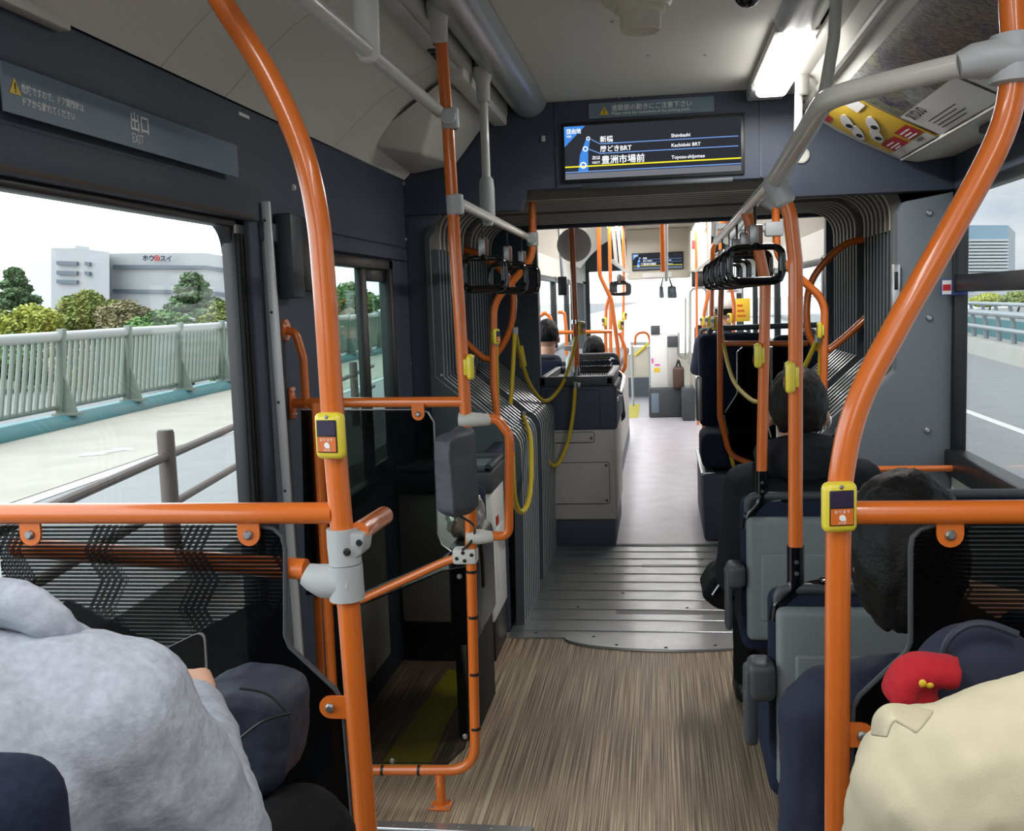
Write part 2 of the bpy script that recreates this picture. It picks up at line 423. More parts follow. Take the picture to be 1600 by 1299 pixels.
# small window with a sliding pane behind the door
b = MB()
for (y0, y1, z0, z1) in [(3.10, 3.15, .74, 1.605), (3.94, 4.0, .74, 1.605), (3.10, 4.0, 1.565, 1.605), (3.10, 4.0, .74, .79)]:
    b.box((XL - .04, y0, z0), (XL + .006, y1, z1), .006)
b.box((XL - .035, 3.60, .79), (XL - .012, 3.68, 1.57), .004)
b.box((XL - .035, 3.68, 1.52), (XL - .012, 3.94, 1.57), .004); b.box((XL - .035, 3.68, .79), (XL - .012, 3.94, .83), .004)
w1 = struct(b.build('window_1', 'black'))
b = MB(); b.box((XL - .03, 3.15, .79), (XL - .026, 3.61, 1.565)); b.build('window_pane', 'tintglass', w1)
b = MB(); b.box((XL - .024, 3.67, .82), (XL - .02, 3.95, 1.53)); b.build('window_pane', 'tintglass', w1)
# right wall and its window
wall('wall_right', XR, XR + .05, [(-1.3, 4.28, 1.80, 1.95), (-1.3, .5, .70, 1.80)], 'navy')
b = MB(); b.box((XR, -1.3, 0), (XR + .05, 4.28, .70)); struct(b.build('wall_right_lower', 'white'))
b = MB()
for (y0, y1, z0, z1) in [(4.20, 4.28, .70, 1.80), (.5, .56, .70, 1.80), (.5, 4.28, 1.765, 1.80), (2.3, 2.36, 1.45, 1.78)]:
    b.box((XR - .008, y0, z0), (XR + .045, y1, z1), .008)
b.box((XR - .03, -1.3, .685), (XR + .05, 4.28, .785), .012)
b.box((XR - .012, .5, 1.405), (XR + .03, 4.22, 1.47), .006)
b.tube([(XR - .012, 4.192, 1.40), (XR - .012, 4.192, 1.62)], .006, 8)
w2 = struct(b.build('window_2', 'black'))
b = MB(); b.box((XR + .02, .55, .77), (XR + .024, 4.22, 1.42)); b.build('window_pane', 'clear', w2)
b = MB(); b.box((XR + .02, .55, 1.46), (XR + .024, 2.31, 1.78)); b.box((XR + .02, 2.35, 1.46), (XR + .024, 4.22, 1.78)); b.build('window_pane', 'clear', w2)
# unseen rear wall, with a window added to let light in
b = MB(); 
for lo, hi in [((XL, -1.36, 0), (XR, -1.3, 1.15)), ((XL, -1.36, 1.15), (-.8, -1.3, 2.42)), ((.9, -1.36, 1.15), (XR, -1.3, 2.42)), ((-.8, -1.36, 2.0), (.9, -1.3, 2.42))]: b.box(lo, hi)
struct(b.build('wall_back', 'navy2'))
b = MB(); b.box((-.8, -1.34, 1.15), (.9, -1.335, 2.0)); struct(b.build('window_3', 'clear'))
# ceiling: middle panel, two lamp channels, two ducts
b = MB(); b.box((-.46, -1.3, 2.225), (.38, 4.25, 2.25))
struct(b.build('ceiling', 'beige'))
b = MB()
for x, y in [(-.12, 3.1), (.20, 2.95), (-.02, 3.55), (.17, 3.6), (-.3, 2.4), (.25, 2.2)]: bolt(b, V((x, y, 2.225)), V((0, 0, -1)), .007, .004)
struct(b.build('ceiling_rivets', 'clamp'))
def duct(name, prof, y0, y1, m, th=.012, seams=()):
    b = MB(); pr = [V(p) for p in prof]
    b.prism([V((p.x, y0, p.y + th * .45)) for p in pr] + [V((p.x, y0, p.y + th)) for p in pr][::-1], (0, y1 - y0, 0))
    cuts = [y0] + list(seams) + [y1]
    for a, e in zip(cuts, cuts[1:]):
        lo = [V((p.x, a + .002, p.y)) for p in pr]; n = len(pr)
        up = [V((p.x, a + .002, p.y + th)) for p in pr][::-1]
        b.prism(lo + up, (0, e - a - .004, 0))
    return struct(b.build(name, m))
lprof = [(-.60, 2.215), (-.66, 2.20), (-.76, 2.155), (-.86, 2.10), (-.96, 2.02), (-1.04, 1.945)]
duct('ceiling_duct_left', lprof, -1.3, 4.24, 'beige', seams=(1.1, 2.12, 2.45, 3.3))
# end cover of the left duct: deeper moulded box towards the bulkhead
b = MB()
hp = [PX(585, 238, -1.03), P(660, 241, 3.72), P(671, 182, 3.72), P(727, 214, 4.24), P(712, 258, 4.24), P(645, 272, 4.24)]
b.hull(hp + [V((-1.03, 3.6, 2.0)), V((-.70, 3.45, 2.17)), V((-.66, 4.24, 2.19)), V((-1.04, 4.24, 1.98))])
es = [e for e in b.bm.edges if e.calc_face_angle(0) > .25]
bmesh.ops.bevel(b.bm, geom=es, offset=.012, segments=2, affect='EDGES', profile=.5)
b.box((-.66, 3.3, 2.14), (-.60, 4.24, 2.215), .01)
struct(b.build('ceiling_duct_cover', 'beige'))
b = MB(); b.box((-.62, 2.3, 2.17), (-.59, 4.2, 2.225), .006); b.box((-.665, 2.0, 2.165), (-.62, 4.2, 2.2), .006)
struct(b.build('trim_4', 'beige2'))
b = MB()
for k in range(4): b.box((-.655, 3.02 + k * .045, 2.158), (-.63, 3.05 + k * .045, 2.168))
struct(b.build('trim_5', 'black'))
b = MB(); b.box((XL + .002, .9, 1.925), (XL + .03, 1.75, 1.945), .004); struct(b.build('trim_6', 'beige2'))
# left lamp channel cover (unlit), right lamp channel with its lit section
def lampcover(x0, x1, y0, y1, dep):
    rows = []; n = 12
    for y in (y0, y1): rows.append([(x0 + (x1 - x0) * i / n, y, 2.222 - dep * math.sin(PI * i / n) ** .6) for i in range(n + 1)])
    return rows
b = MB(); b.sheet(lampcover(-.435, -.585, -1.3, 2.3, .055)); b.sheet(lampcover(-.435, -.585, 2.31, 4.24, .055))
b.prism([V(p) for p in lampcover(-.435, -.585, 4.235, 4.24, .055)[0]], (0, .006, 0))
struct(b.build('ceiling_lamp_channel', mat('satin_lamp_cover', c(178, 180, 182), .28, .35)))
b = MB(); b.sheet(lampcover(.35, .49, -1.3, 3.22, .05)); b.box((.35, 3.99, 2.17), (.49, 4.2, 2.225), .01)
struct(b.build('ceiling_lamp_channel_right', mat('satin_lamp_cover_light', c(190, 191, 191), .3, .2)))
t = thing('ceiling_lamp', 'long lit white ceiling lamp at the end of the right lamp channel', 'lamp', (.42, 3.6, 2.2))
b = MB(); b.box((.352, 3.23, 2.19), (.488, 3.99, 2.222), .01); b.build('lamp_housing', 'beige2', t)
b = MB(); b.box((.365, 3.24, 2.14), (.478, 3.985, 2.19), .02, 3); b.build('lamp_diffuser', 'lamp', t)
rprof = [(.50, 2.215), (.56, 2.19), (.60, 2.13), (.64, 2.085), (.70, 2.045), (.80, 1.99), (.93, 1.925), (1.0, 1.91), (1.135, 1.925)]
duct('ceiling_duct_right', rprof, -1.3, 4.245, 'beige', seams=(1.4,))
b = MB(); b.tube([(.585, -1.2, 2.142), (.585, 4.23, 2.142)], .018, 10); b.box((.50, -1.3, 2.195), (.56, 4.24, 2.222), .006)
b.tube([(.935, -1.2, 1.918), (.935, 4.2, 1.918)], .007, 8)
struct(b.build('trim_7', 'beige2'))
t = thing('roof_latch', 'dark latch box on the ceiling edge above the right window', 'latch', (1.02, 3.35, 1.9))
b = MB(); b.box((.985, 3.2, 1.888), (1.075, 3.42, 1.915), .01); b.build('latch_body', 'black', t)
b = MB(); b.box((1.005, 3.24, 1.882), (1.055, 3.38, 1.89), .004); b.build('latch_lever', 'darkgrey', t)
t = copy_tree(t); t.location = (1.02, 4.02, 1.9); t['label'] = 'dark latch box on the ceiling edge next to the display bulkhead'
# bulkhead before the joint
YB = 4.25
def ringpoly(y, *pts): return [V((x, y, z)) for x, z in pts]
b = MB()
b.prism(ringpoly(YB, (XL, 1.80), (-.56, 1.80), (-.53, 1.88), (.50, 1.88), (.54, 1.80), (XR, 1.80), (XR, 2.42), (XL, 2.42)), (0, .08, 0), .004)
b.prism(ringpoly(YB + .01, (XL, 0), (-.67, 0), (-.67, .86), (-.96, 1.10), (-.96, 1.74), (-.90, 1.80), (XL, 1.80)), (0, .07, 0), .004)
b.box((-.405, YB - .006, 1.885), (-.398, YB + .002, 2.22)); b.box((.405, YB - .006, 1.885), (.412, YB + .002, 2.22))
struct(b.build('wall_front', 'navy'))
b = MB()
b.prism(ringpoly(YB - .02, (XR - .005, 0), (.70, 0), (.70, .86), (.925, 1.10), (.925, 1.72), (.95, 1.76), (XR - .005, 1.79)), (0, .09, 0), .006)
struct(b.build('wall_front_right', 'slate'))
b = MB()
for px, py in [(1452, 333), (1452, 497), (1449, 673)]:
    p = P(px, py, YB - .02); b.lathe([(0, .01), (.008, .009), (.013, .004), (.014, 0)], p, (0, -1, 0), 14)
for px, py in [(630, 287), (633, 374), (640, 568), (690, 587)]:
    p = P(px, py, YB - .0); b.lathe([(0, .008), (.006, .007), (.009, .003), (.01, 0)], p, (0, -1, 0), 12)
struct(b.build('trim_8', 'steel'))
b = MB(); b.prism(ringpoly(YB - .012, (-.965, .60), (-.965, 1.72), (-.93, 1.76), (-.915, 1.74), (-.945, 1.70), (-.945, 1.12), (-.66, .885), (-.66, .84), (-.70, .84)), (0, .02, 0)); struct(b.build('trim_9', 'darkgrey'))
t = thing('latch_strip', 'silver upright latch strip on the right joint frame', 'latch', P(1388, 400, YB - .03))
b = MB(); p0 = P(1390, 330, YB - .02); b.box((.905, YB - .035, 1.28), (.935, YB - .02, 1.52), .004); b.build('strip_body', 'silver', t)
b = MB(); b.box((.912, YB - .04, 1.42), (.926, YB - .034, 1.49), .002); b.build('slot', 'black', t)
# ------------------------------------------------------------------ bellows joint
def folds(prof, y0, y1, n, amp, m, name, parent, up=4):
    pr = [V((x, 0, z)) for x, z in prof]; nr = []
    for i, p in enumerate(pr):
        d = (pr[min(i + 1, len(pr) - 1)] - pr[max(i - 1, 0)]).normalized(); nr.append(V((-d.z, 0, d.x)))
    b = MB(); rows = []
    for j in range(n * 6 + 1):
        s = j / 6; a = abs(math.sin(PI * s)) ** .55 * amp
        rows.append([p + nn * a + V((0, y0 + (y1 - y0) * s / n, 0)) for p, nn in zip(pr, nr)])
    b.sheet(rows); k_ = len(pr) - 1
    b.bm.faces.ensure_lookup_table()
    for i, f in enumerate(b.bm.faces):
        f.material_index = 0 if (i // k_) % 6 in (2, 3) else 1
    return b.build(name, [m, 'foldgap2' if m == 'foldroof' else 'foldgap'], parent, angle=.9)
t = thing('articulation_bellows', 'pleated grey bellows lining the joint between the two bus sections', 'bellows', (0, 5.0, 0))
arc = lambda cx, cz, r, a0, a1, n=6: [(cx + r * math.cos(math.radians(a0 + (a1 - a0) * i / n)), cz + r * math.sin(math.radians(a0 + (a1 - a0) * i / n))) for i in range(n + 1)]
for (y0, y1) in ((4.335, 4.94), (5.08, 5.775)):
    n = 9
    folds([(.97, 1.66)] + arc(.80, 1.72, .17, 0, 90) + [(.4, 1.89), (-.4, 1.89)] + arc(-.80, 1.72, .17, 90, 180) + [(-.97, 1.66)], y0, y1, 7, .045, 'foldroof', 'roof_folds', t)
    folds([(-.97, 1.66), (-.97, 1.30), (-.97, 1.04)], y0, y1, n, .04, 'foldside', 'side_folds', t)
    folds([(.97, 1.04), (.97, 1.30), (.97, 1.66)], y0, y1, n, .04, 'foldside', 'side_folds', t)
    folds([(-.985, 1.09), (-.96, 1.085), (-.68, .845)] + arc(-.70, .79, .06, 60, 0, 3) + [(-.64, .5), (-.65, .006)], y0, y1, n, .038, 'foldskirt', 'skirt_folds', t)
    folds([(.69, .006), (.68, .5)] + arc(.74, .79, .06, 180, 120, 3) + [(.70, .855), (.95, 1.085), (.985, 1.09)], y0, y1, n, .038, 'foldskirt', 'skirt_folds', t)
b = MB()
ring = [(-.66, .006), (-.66, .82), (-.97, 1.08), (-.97, 1.74), (-.85, 1.86), (.85, 1.86), (.97, 1.74), (.97, 1.08), (.70, .82), (.70, .006)]
ro = [(-.76, .006), (-.76, .78), (-1.08, 1.04), (-1.08, 1.78), (-.9, 1.95), (.9, 1.95), (1.08, 1.78), (1.08, 1.04), (.80, .78), (.80, .006)]
for i in range(len(ring) - 1):
    b.prism([V((ring[i][0], 4.94, ring[i][1])), V((ring[i+1][0], 4.94, ring[i+1][1])), V((ro[i+1][0], 4.94, ro[i+1][1])), V((ro[i][0], 4.94, ro[i][1]))], (0, .14, 0))
b.build('centre_ring', 'rubber', t)
b = MB(); b.box((-1.14, 4.335, -.1), (-1.10, 5.795, 2.1)); b.box((1.18, 4.335, -.1), (1.22, 5.795, 2.1)); b.box((-1.14, 4.335, 2.05), (1.22, 5.795, 2.1)); b.box((-1.14, 4.335, -.12), (1.22, 5.795, -.06))  # plain unseen box around the joint, added to keep outside light out
b.build('light_block_box', 'rubber', t)
# turntable plate
t = thing('turntable_plate', 'ribbed aluminium turntable floor plate with a curved near edge', 'floor plate', (0, 4.9, 0))
b = MB(); ar = [(.42 * math.sin(math.radians(q)), 4.19 - .14 * math.cos(math.radians(q))) for q in range(-90, 91, 10)]
b.prism([V((x, y, .0005)) for x, y in ([(-.665, 5.80), (-.665, 4.18)] + ar + [(.69, 4.18), (.69, 5.80)])], (0, 0, .007)); b.build('plate', 'plate', t)
b = MB()
for k in range(10):
    y = 4.27 + k * .155; b.box((-.60, y, .007), (.66, y + .012, .0115), .002, 1)
b.build('rib', 'steel', t)
b = MB()
wds = mat('dark_strip', c(104, 104, 106), .5, .4)  # darker tone for two thin strips on the plate
for y, x0 in ((4.52, -.22), (5.34, -.12)):
    b = MB(); b.box((x0, y, .0072), (.55, y + .055, .0085), .003, 1); b.build('recessed_strip', wds, t)
bolts('screw', 'darkgrey', t, [((x, y, .0075), (0, 0, 1), .008, .003) for x, y in [(-.55, 4.24), (-.3, 4.2), (-.2, 4.1), (0, 4.075), (.2, 4.11), (-.4, 4.62), (.1, 4.62), (-.2, 4.85), (.3, 4.85), (-.35, 5.2), (.2, 5.5)]])
b = MB(); b.tube([(x, y - .006, .004) for x, y in ar], .006, 8); b.build('edge_strip', 'steel', t)
# metal edged hatch at the foot of the aisle
t = thing('floor_hatch', 'aluminium edged floor hatch at the bottom of the aisle', 'hatch', (-.6, 2.5, 0))
b = MB(); b.box((-.86, 2.575, .0005), (-.365, 2.615, .008), .002, 1); b.box((-.395, 2.1, .0005), (-.365, 2.58, .008), .002, 1); b.build('edge_strip', 'silver', t)
b = MB(); b.box((-.86, 2.1, .0005), (-.395, 2.575, .004)); b.build('hatch_plate', 'plate', t)
bolts('screw', 'steel', t, [((-.84 + k * .09, 2.595, .008), (0, 0, 1), .005, .002) for k in range(6)])
# ------------------------------------------------------------------ front section shell
YF0, YF1 = 5.80, 15.0
b = MB()
b.box((XL - .1, YF0, 1.83), (XR + .1, YF0 + .08, 2.46), .004); b.box((XL - .1, YF0, 0), (-.68, YF0 + .08, 1.83), .004); b.box((.90, YF0, 0), (XR + .1, YF0 + .08, 1.83), .004)
struct(b.build('wall_portal', 'navy'))
b = MB(); b.box((XL - .06, 5.79, -.06), (XR + .06, YF1, 0)); struct(b.build('floor_front', 'aisle'))
b = MB(); b.box((-.62, 5.80, .0), (.66, 5.85, .012), .003); struct(b.build('trim_10', 'darkgrey'))
def side(x0, x1, nm, wn):
    b = MB()
    b.box((x0, YF0 + .08, 0), (x1, 12.9, .92)); struct(b.build('wall_%s_front' % nm, 'boxgrey'))
    b = MB(); b.box((x0, YF0 + .08, 1.66), (x1, YF1, 2.46)); struct(b.build('wall_%s_header' % nm, 'beige2'))
    b = MB()
    ys = [5.88, 7.45, 9.0, 10.5, 12.0, 12.9]
    for y in ys: b.box((x0 - .005, y, .9), (x1 + .005, y + .09, 1.68), .006)
    b.box((x0 - .005, 5.9, 1.62), (x1 + .005, 12.9, 1.67), .006); b.box((x0 - .005, 5.9, .90), (x1 + .005, 12.9, .95), .006)
    o = struct(b.build('window_%d' % wn, 'black'))
    for a, e in zip(ys, ys[1:]):
        b = MB(); xm = (x0 + x1) / 2; b.box((xm - .002, a + .08, .94), (xm + .002, e + .01, 1.63)); b.build('window_pane', 'clear', o)
side(XL - .05, XL, 'left', 4); side(XR, XR + .05, 'right', 5)
b = MB(); b.box((XL - .06, YF0, 2.28), (XR + .06, YF1, 2.46)); 
for k in range(14): b.box((-.42, 8.2 + k * .42, 2.272), (.42, 8.25 + k * .42, 2.285), .003, 1)
struct(b.build('ceiling_front', 'cream'))
duct('ceiling_front_duct_left', [(-.56, 2.27), (-.75, 2.16), (-.9, 2.03), (-1.05, 1.86)], 5.9, 14.0, 'cream')
duct('ceiling_front_duct_right', [(.60, 2.27), (.8, 2.16), (.97, 2.03), (1.14, 1.86)], 5.9, 14.0, 'cream')
b = MB()
for x in (-.45, .45): b.box((x - .08, 6.5, 2.17), (x + .08, 12.5, 2.28), .03)
struct(b.build('ceiling_front_lamp_channel', 'railgrey'))
t = thing('ceiling_lamp', 'lit lamp section far down the front ceiling, right of the far display', 'lamp', (.45, 12, 2.2)); b = MB(); b.box((.39, 11.3, 2.145), (.51, 12.3, 2.175), .01); b.build('lamp_diffuser', 'lamp', t)
t = thing('ceiling_lamp', 'lit lamp section far down the front ceiling, left of the far display', 'lamp', (-.45, 12, 2.2)); b = MB(); b.box((-.51, 9.3, 2.145), (-.39, 11.0, 2.175), .01); b.build('lamp_diffuser', 'lamp', t)
# front end: doorway on the left, windshield, low front wall
b = MB(); b.box((XL - .05, 12.95, 0), (XL, 13.05, 2.0), .01); b.box((XL - .05, 14.4, 0), (XL, 15.0, 1.7), .01)
for y in (13.3, 13.75, 14.1): b.box((XL - .04, y, 0), (XL - .005, y + .05, 1.75), .008)
o = struct(b.build('door_2', 'darkgrey'))
b = MB(); b.box((XL - .025, 13.05, .1), (XL - .02, 14.4, 1.75)); b.build('door_pane', 'clear', o)
b = MB(); b.box((XL, 15.0, 0), (XR, 15.06, .62)); struct(b.build('wall_windshield_lower', 'cream'))
b = MB(); b.box((XL, 14.99, 0), (.1, 15.0, .28)); struct(b.build('trim_11', 'slate'))
b = MB(); b.box((XL, 15.0, 1.83), (XR, 15.06, 2.46)); b.box((XL - .05, 15.0, .6), (XL + .05, 15.06, 1.85)); b.box((XR - .05, 15.0, .6), (XR + .05, 15.06, 1.85)); w = struct(b.build('window_6', 'darkgrey'))
b = MB(); b.box((XL, 15.02, .62), (XR, 15.03, 1.83)); b.build('window_pane', 'clear', w)
b = MB(); b.box((XL + .0005, 3.12, .10), (XL + .004, 3.7, .62), .001, 1); struct(b.build('wall_left_panel', 'beige2'))
b = MB(); b.box((-.42, 12.3, .0005), (-.28, 13.9, .003)); struct(b.build('floor_marking', 'olive'))
# ------------------------------------------------------------------ outside
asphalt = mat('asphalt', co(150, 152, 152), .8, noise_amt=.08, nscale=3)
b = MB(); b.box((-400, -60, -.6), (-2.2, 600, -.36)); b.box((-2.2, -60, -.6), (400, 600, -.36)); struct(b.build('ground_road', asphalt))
b = MB(); b.box((-2.6, 16, -.40), (2.3, 40, -.355)); b.box((-6.5, 40, -.40), (7, 90, -.354)); b.box((-9, 90, -.40), (60, 500, -.353)); struct(b.build('ground_glare_ahead', mat('road_glare_colour', c(214, 214, 210), .9, noise_amt=.04, nscale=1)))  # paler ground ahead: overexposed glare through the windshield put into its colour
def along(p, q, t): return V(p) + (V(q) - V(p)) * t
def line_at(p, q, y): return along(p, q, (y - p[1]) / (q[1] - p[1]))
K0, K1 = V((-8.33, 11.85, -.1)), V((-8.73, 20.06, -.1))     # kerb line of the left bridge rail
def kerb(y, dx=0, z=-.1): p = line_at(K0, K1, y); return V((p.x + dx, y, z))
b = MB()
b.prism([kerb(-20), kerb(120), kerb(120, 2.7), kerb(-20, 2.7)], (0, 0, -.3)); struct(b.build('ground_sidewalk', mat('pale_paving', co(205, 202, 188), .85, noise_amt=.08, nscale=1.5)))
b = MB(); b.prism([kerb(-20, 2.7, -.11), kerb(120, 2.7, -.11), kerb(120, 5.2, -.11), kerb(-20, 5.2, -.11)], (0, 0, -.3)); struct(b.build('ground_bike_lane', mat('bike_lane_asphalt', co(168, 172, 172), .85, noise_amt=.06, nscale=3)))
wp = mat('white_road_paint', co(240, 240, 236), .7)
b = MB(); b.prism([kerb(-20, 2.72, -.107), kerb(120, 2.72, -.107), kerb(120, 2.9, -.107), kerb(-20, 2.9, -.107)], (0, 0, .004))
ar = [(0, 0), (.9, .25), (.9, .1), (1.9, .12), (1.9, .3), (2.5, 0), (1.9, -.3), (1.9, -.12), (.9, -.1), (.9, -.25)]
p0 = PZ(122, 714, -.098); p1 = PZ(208, 700, -.098); dr = (p1 - p0); L_ = dr.length; dr.normalize(); sd = V((-dr.y, dr.x, 0))
b.prism([p0 + dr * (x / 2.5 * L_) + sd * (y * .8) for x, y in ar], (0, 0, .004))
struct(b.build('road_marking', wp))
bankm = mat('scrub_bank', co(96, 104, 62), .95, noise_amt=.4, nscale=1.2)
b = MB(); b.prism([kerb(-20, -.4, -.5), kerb(120, -.4, -.5), kerb(120, -60, .8), kerb(-20, -60, .8)], (0, 0, -.5)); struct(b.build('ground_bank', bankm))
# left bridge railing
t = thing('bridge_railing', 'pale metal bridge railing with slanted balusters on a turquoise kerb, left window', 'railing', kerb(14))
rg = mat('pale_green_grey_paint', co(150, 164, 152), .5); rt = mat('pale_grey_top_rail', co(214, 218, 216), .4)
teal = mat('turquoise_kerb_paint', co(84, 152, 158), .6)
TOP = 1.17
b = MB(); b.tube([kerb(4, -.12, TOP), kerb(90, -.12, TOP)], .075, 12); b.build('top_rail', rt, t)
b = MB(); b.tube([kerb(4, -.15, .16), kerb(90, -.15, .16)], .035, 8); b.build('bottom_rail', rg, t)
b = MB(); b.tube([kerb(-10, 0, -.1), kerb(90, 0, -.1)], .17, 14); b.prism([kerb(-10, -.45, -.3), kerb(90, -.45, -.3), kerb(90, 0, -.3), kerb(-10, 0, -.3)], (0, 0, .33)); b.build('kerb', teal, t)
b = MB()
y = 9.0
while y < 70:
    b.tube([kerb(y, -.15, .14), kerb(y + .26, -.14, TOP - .03)], [(.04, .016)] * 2, 6); y += .165
bal = b.build('balusters', rg, t); bal['kind'] = 'stuff'
y = 9.4
while y < 50:
    b = MB(); e = kerb(y, 0, 0); s = .05
    b.box((-.09, -s, -.02), (.02, s, TOP + .05), .01); b.prism([V((0, -.02, 0)), V((.22, -.02, 0)), V((.22, -.02, .04)), V((.02, -.02, .55))], (0, .04, 0)); b.box((-.12, -.10, -.01), (.26, .10, .03), .005)
    for v in b.bm.verts: v.co += V((e.x - .06, y + v.co.z * .16, .06 + 0 * v.co.z))
    b.build('post', rg, t); y += 2.05
# low brown fence beside the lane
t = thing('roadside_fence', 'low brown two-rail roadside fence close to the bus, left window', 'fence', P(258, 785, 5.8))
br = mat('brown_fence_paint', co(112, 100, 94), .6)
e = P(258, 672, 5.8); dr = V((K1.x - K0.x, K1.y - K0.y, 0)).normalized() + V((-.09, 0, 0)); dr.normalize()
for k in (-2, -1, 0, 1, 2, 3):
    b = MB(); q = e + dr * (k * 2.4); b.lathe([(.052, -1.35), (.052, -.02), (.045, 0), (0, .004)], q, (0, 0, 1), 16); b.build('post', br, t)
for dz in (-.16, -.46):
    b = MB(); b.tube([e + dr * -5 + V((0, 0, dz)), e + dr * 9 + V((0, 0, dz))], .027, 10); b.build('rail', br, t)
# trees
def foliage(name, blobs, n, size, m, parent, seed):
    rnd = random.Random(seed); b = MB()
    for (ce, r) in blobs:
        for _ in range(n):
            d = V((rnd.gauss(0, 1), rnd.gauss(0, 1), rnd.gauss(0, 1))).normalized()
            p = V(ce) + V((d.x * r[0], d.y * r[1], d.z * r[2])) * (.55 + .5 * rnd.random())
            u = V((rnd.gauss(0, 1), rnd.gauss(0, 1), rnd.gauss(0, .6))).normalized(); w = u.orthogonal().normalized()
            s = size * (.6 + .8 * rnd.random())
            vs = [b.bm.verts.new(p + u * s), b.bm.verts.new(p + w * s * .5), b.bm.verts.new(p - u * s), b.bm.verts.new(p - w * s * .5)]
            b.bm.faces.new(vs)
    return b.build(name, m, parent, smooth=False)
LEAF = [mat('leaf_olive_green', c(128, 140, 74), .8, noise_amt=.4, nscale=3), mat('leaf_yellow_green', c(168, 174, 84), .8, noise_amt=.35, nscale=3),
        mat('leaf_mid_green', c(104, 138, 80), .8, noise_amt=.4, nscale=3), mat('pine_needles', c(104, 130, 92), .8, noise_amt=.35, nscale=3), mat('leaf_brown_twigs', c(150, 144, 110), .85, noise_amt=.3, nscale=3)]
bark = mat('bark', c(84, 70, 58), .9)
def tree(px, py, Y, wpx, m, label, pine=False, seed=1, base=-.6, n=750, cat='tree', name='tree'):
    top = P(px, py, Y); w = wpx / FPX * (top - V((0, 0, EYE))).length / 2; rnd = random.Random(seed)
    h = top.z - base
    t = thing(name, label, cat, (top.x, Y, base), 'trees beyond the railing')
    b = MB(); b.tube([V((top.x, Y, base)), V((top.x + .1 * w, Y, base + h * .5)), V((top.x, Y, top.z - .25 * h))], [.05 * h, .035 * h, .012 * h], 8); b.build('trunk', bark, t)
    bl = []
    if pine:
        for k in range(16):
            f = k / 15; z = base + h * (.35 + .63 * f); a = k * 2.4; rr = w * (1 - f) * .75
            bl.append(((top.x + rr * math.cos(a), Y + rr * math.sin(a), z), (w * (.45 - .25 * f), w * .4, h * .06)))
    else:
        for k in range(11):
            a = rnd.random() * 2 * PI; rr = w * .6 * math.sqrt(rnd.random()); z = base + h * (.45 + .4 * rnd.random() * (1 - .4 * rr / w))
            bl.append(((top.x + rr * math.cos(a), Y + rr * math.sin(a), z), (w * .42, w * .42, h * .15)))
        bl.append(((top.x, Y, top.z - h * .16), (w * .4, w * .4, h * .15)))
    foliage('foliage', bl, n, .030 * w + .05, LEAF[m], t, seed); return t
tree(22, 424, 44, 95, 3, 'dark green pine at the left edge of the door window', True, 3, n=700)
tree(300, 432, 42, 125, 3, 'tall pine in front of the long white building', True, 4, n=700)
tree(45, 474, 34, 110, 1, 'yellow-green bushy tree low at the left of the door window', False, 5)
tree(-30, 470, 36, 120, 0, 'olive bush cut off by the left picture edge', False, 15)
tree(135, 452, 38, 115, 0, 'round olive-green tree below the white tower block', False, 6)
tree(195, 468, 36, 110, 4, 'brownish bare-twigged tree left of the tall pine', False, 7)
tree(250, 484, 33, 120, 2, 'mid green bush directly below the tall pine', False, 8)
tree(345, 470, 35, 90, 0, 'olive bush at the front edge of the door window', False, 9)
tree(545, 440, 60, 110, 2, 'green tree seen through the small sliding window', False, 10)
for i, (px, py, m, lb) in enumerate([(20, 520, 2, 'low green scrub behind the railing at the left edge'), (110, 528, 4, 'low brown scrub behind the railing left of its second post'), (200, 525, 0, 'low olive scrub behind the middle of the railing'), (290, 522, 1, 'low yellow-green scrub behind the railing under the pine'), (370, 518, 2, 'low green scrub behind the railing by the door post')]):
    tree(px, py, 24, 130, m, lb, False, 20 + i, n=420, cat='shrub', name='shrub', base=-.9)
# white building beyond the trees
t = thing('office_building', 'long white building with window bands and a red emblem sign, left window', 'building', P(200, 470, 150))
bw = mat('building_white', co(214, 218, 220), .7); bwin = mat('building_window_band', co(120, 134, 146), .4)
def face(pts, Y): return [P(x, y, Y) for x, y in pts]
away = V((-.75, 1, 0)) * 40
b = MB(); b.prism(face([(80, 387), (124, 388), (171, 394), (171, 540), (80, 540)], 148), away); b.prism(face([(118, 383), (140, 386), (140, 392), (118, 390)], 150), away * .2); b.build('tower_block', bw, t)
b = MB(); b.prism(face([(171, 396), (320, 395), (400, 408), (400, 540), (171, 540)], 152), away); b.build('long_block', bw, t)
def wband(pts, Y):
    b = MB(); b.prism(face(pts, Y), V((0, .4, 0))); b.build('window_band', bwin, t)
wband([(88, 408), (120, 409), (120, 415), (88, 414)], 147.5); wband([(88, 423), (120, 424), (120, 430), (88, 429)], 147.5); wband([(88, 437), (120, 438), (120, 444), (88, 443)], 147.5)
wband([(132, 409), (140, 410), (140, 416), (132, 415)], 147.5); wband([(132, 424), (140, 425), (140, 431), (132, 430)], 147.5)
wband([(176, 414), (320, 415), (398, 427), (398, 432), (320, 420), (176, 420)], 151.5); wband([(176, 452), (320, 454), (398, 464), (398, 468), (320, 459), (176, 457)], 151.5)
sm = P(223, 407, 151); sx = (P(268, 408, 151) - P(223, 407, 151)); sz = sx.length
mt = wallmtx(sm, sx, (0, 0, 1))
b = MB(); b.text('ホウ', sz * .21, mt, bold=.05); b.text('スイ', sz * .21, mt @ Matrix.Translation((sz * .61, 0, 0)), bold=.05); b.build('sign_lettering', mat('sign_navy', co(50, 58, 84), .6), t)
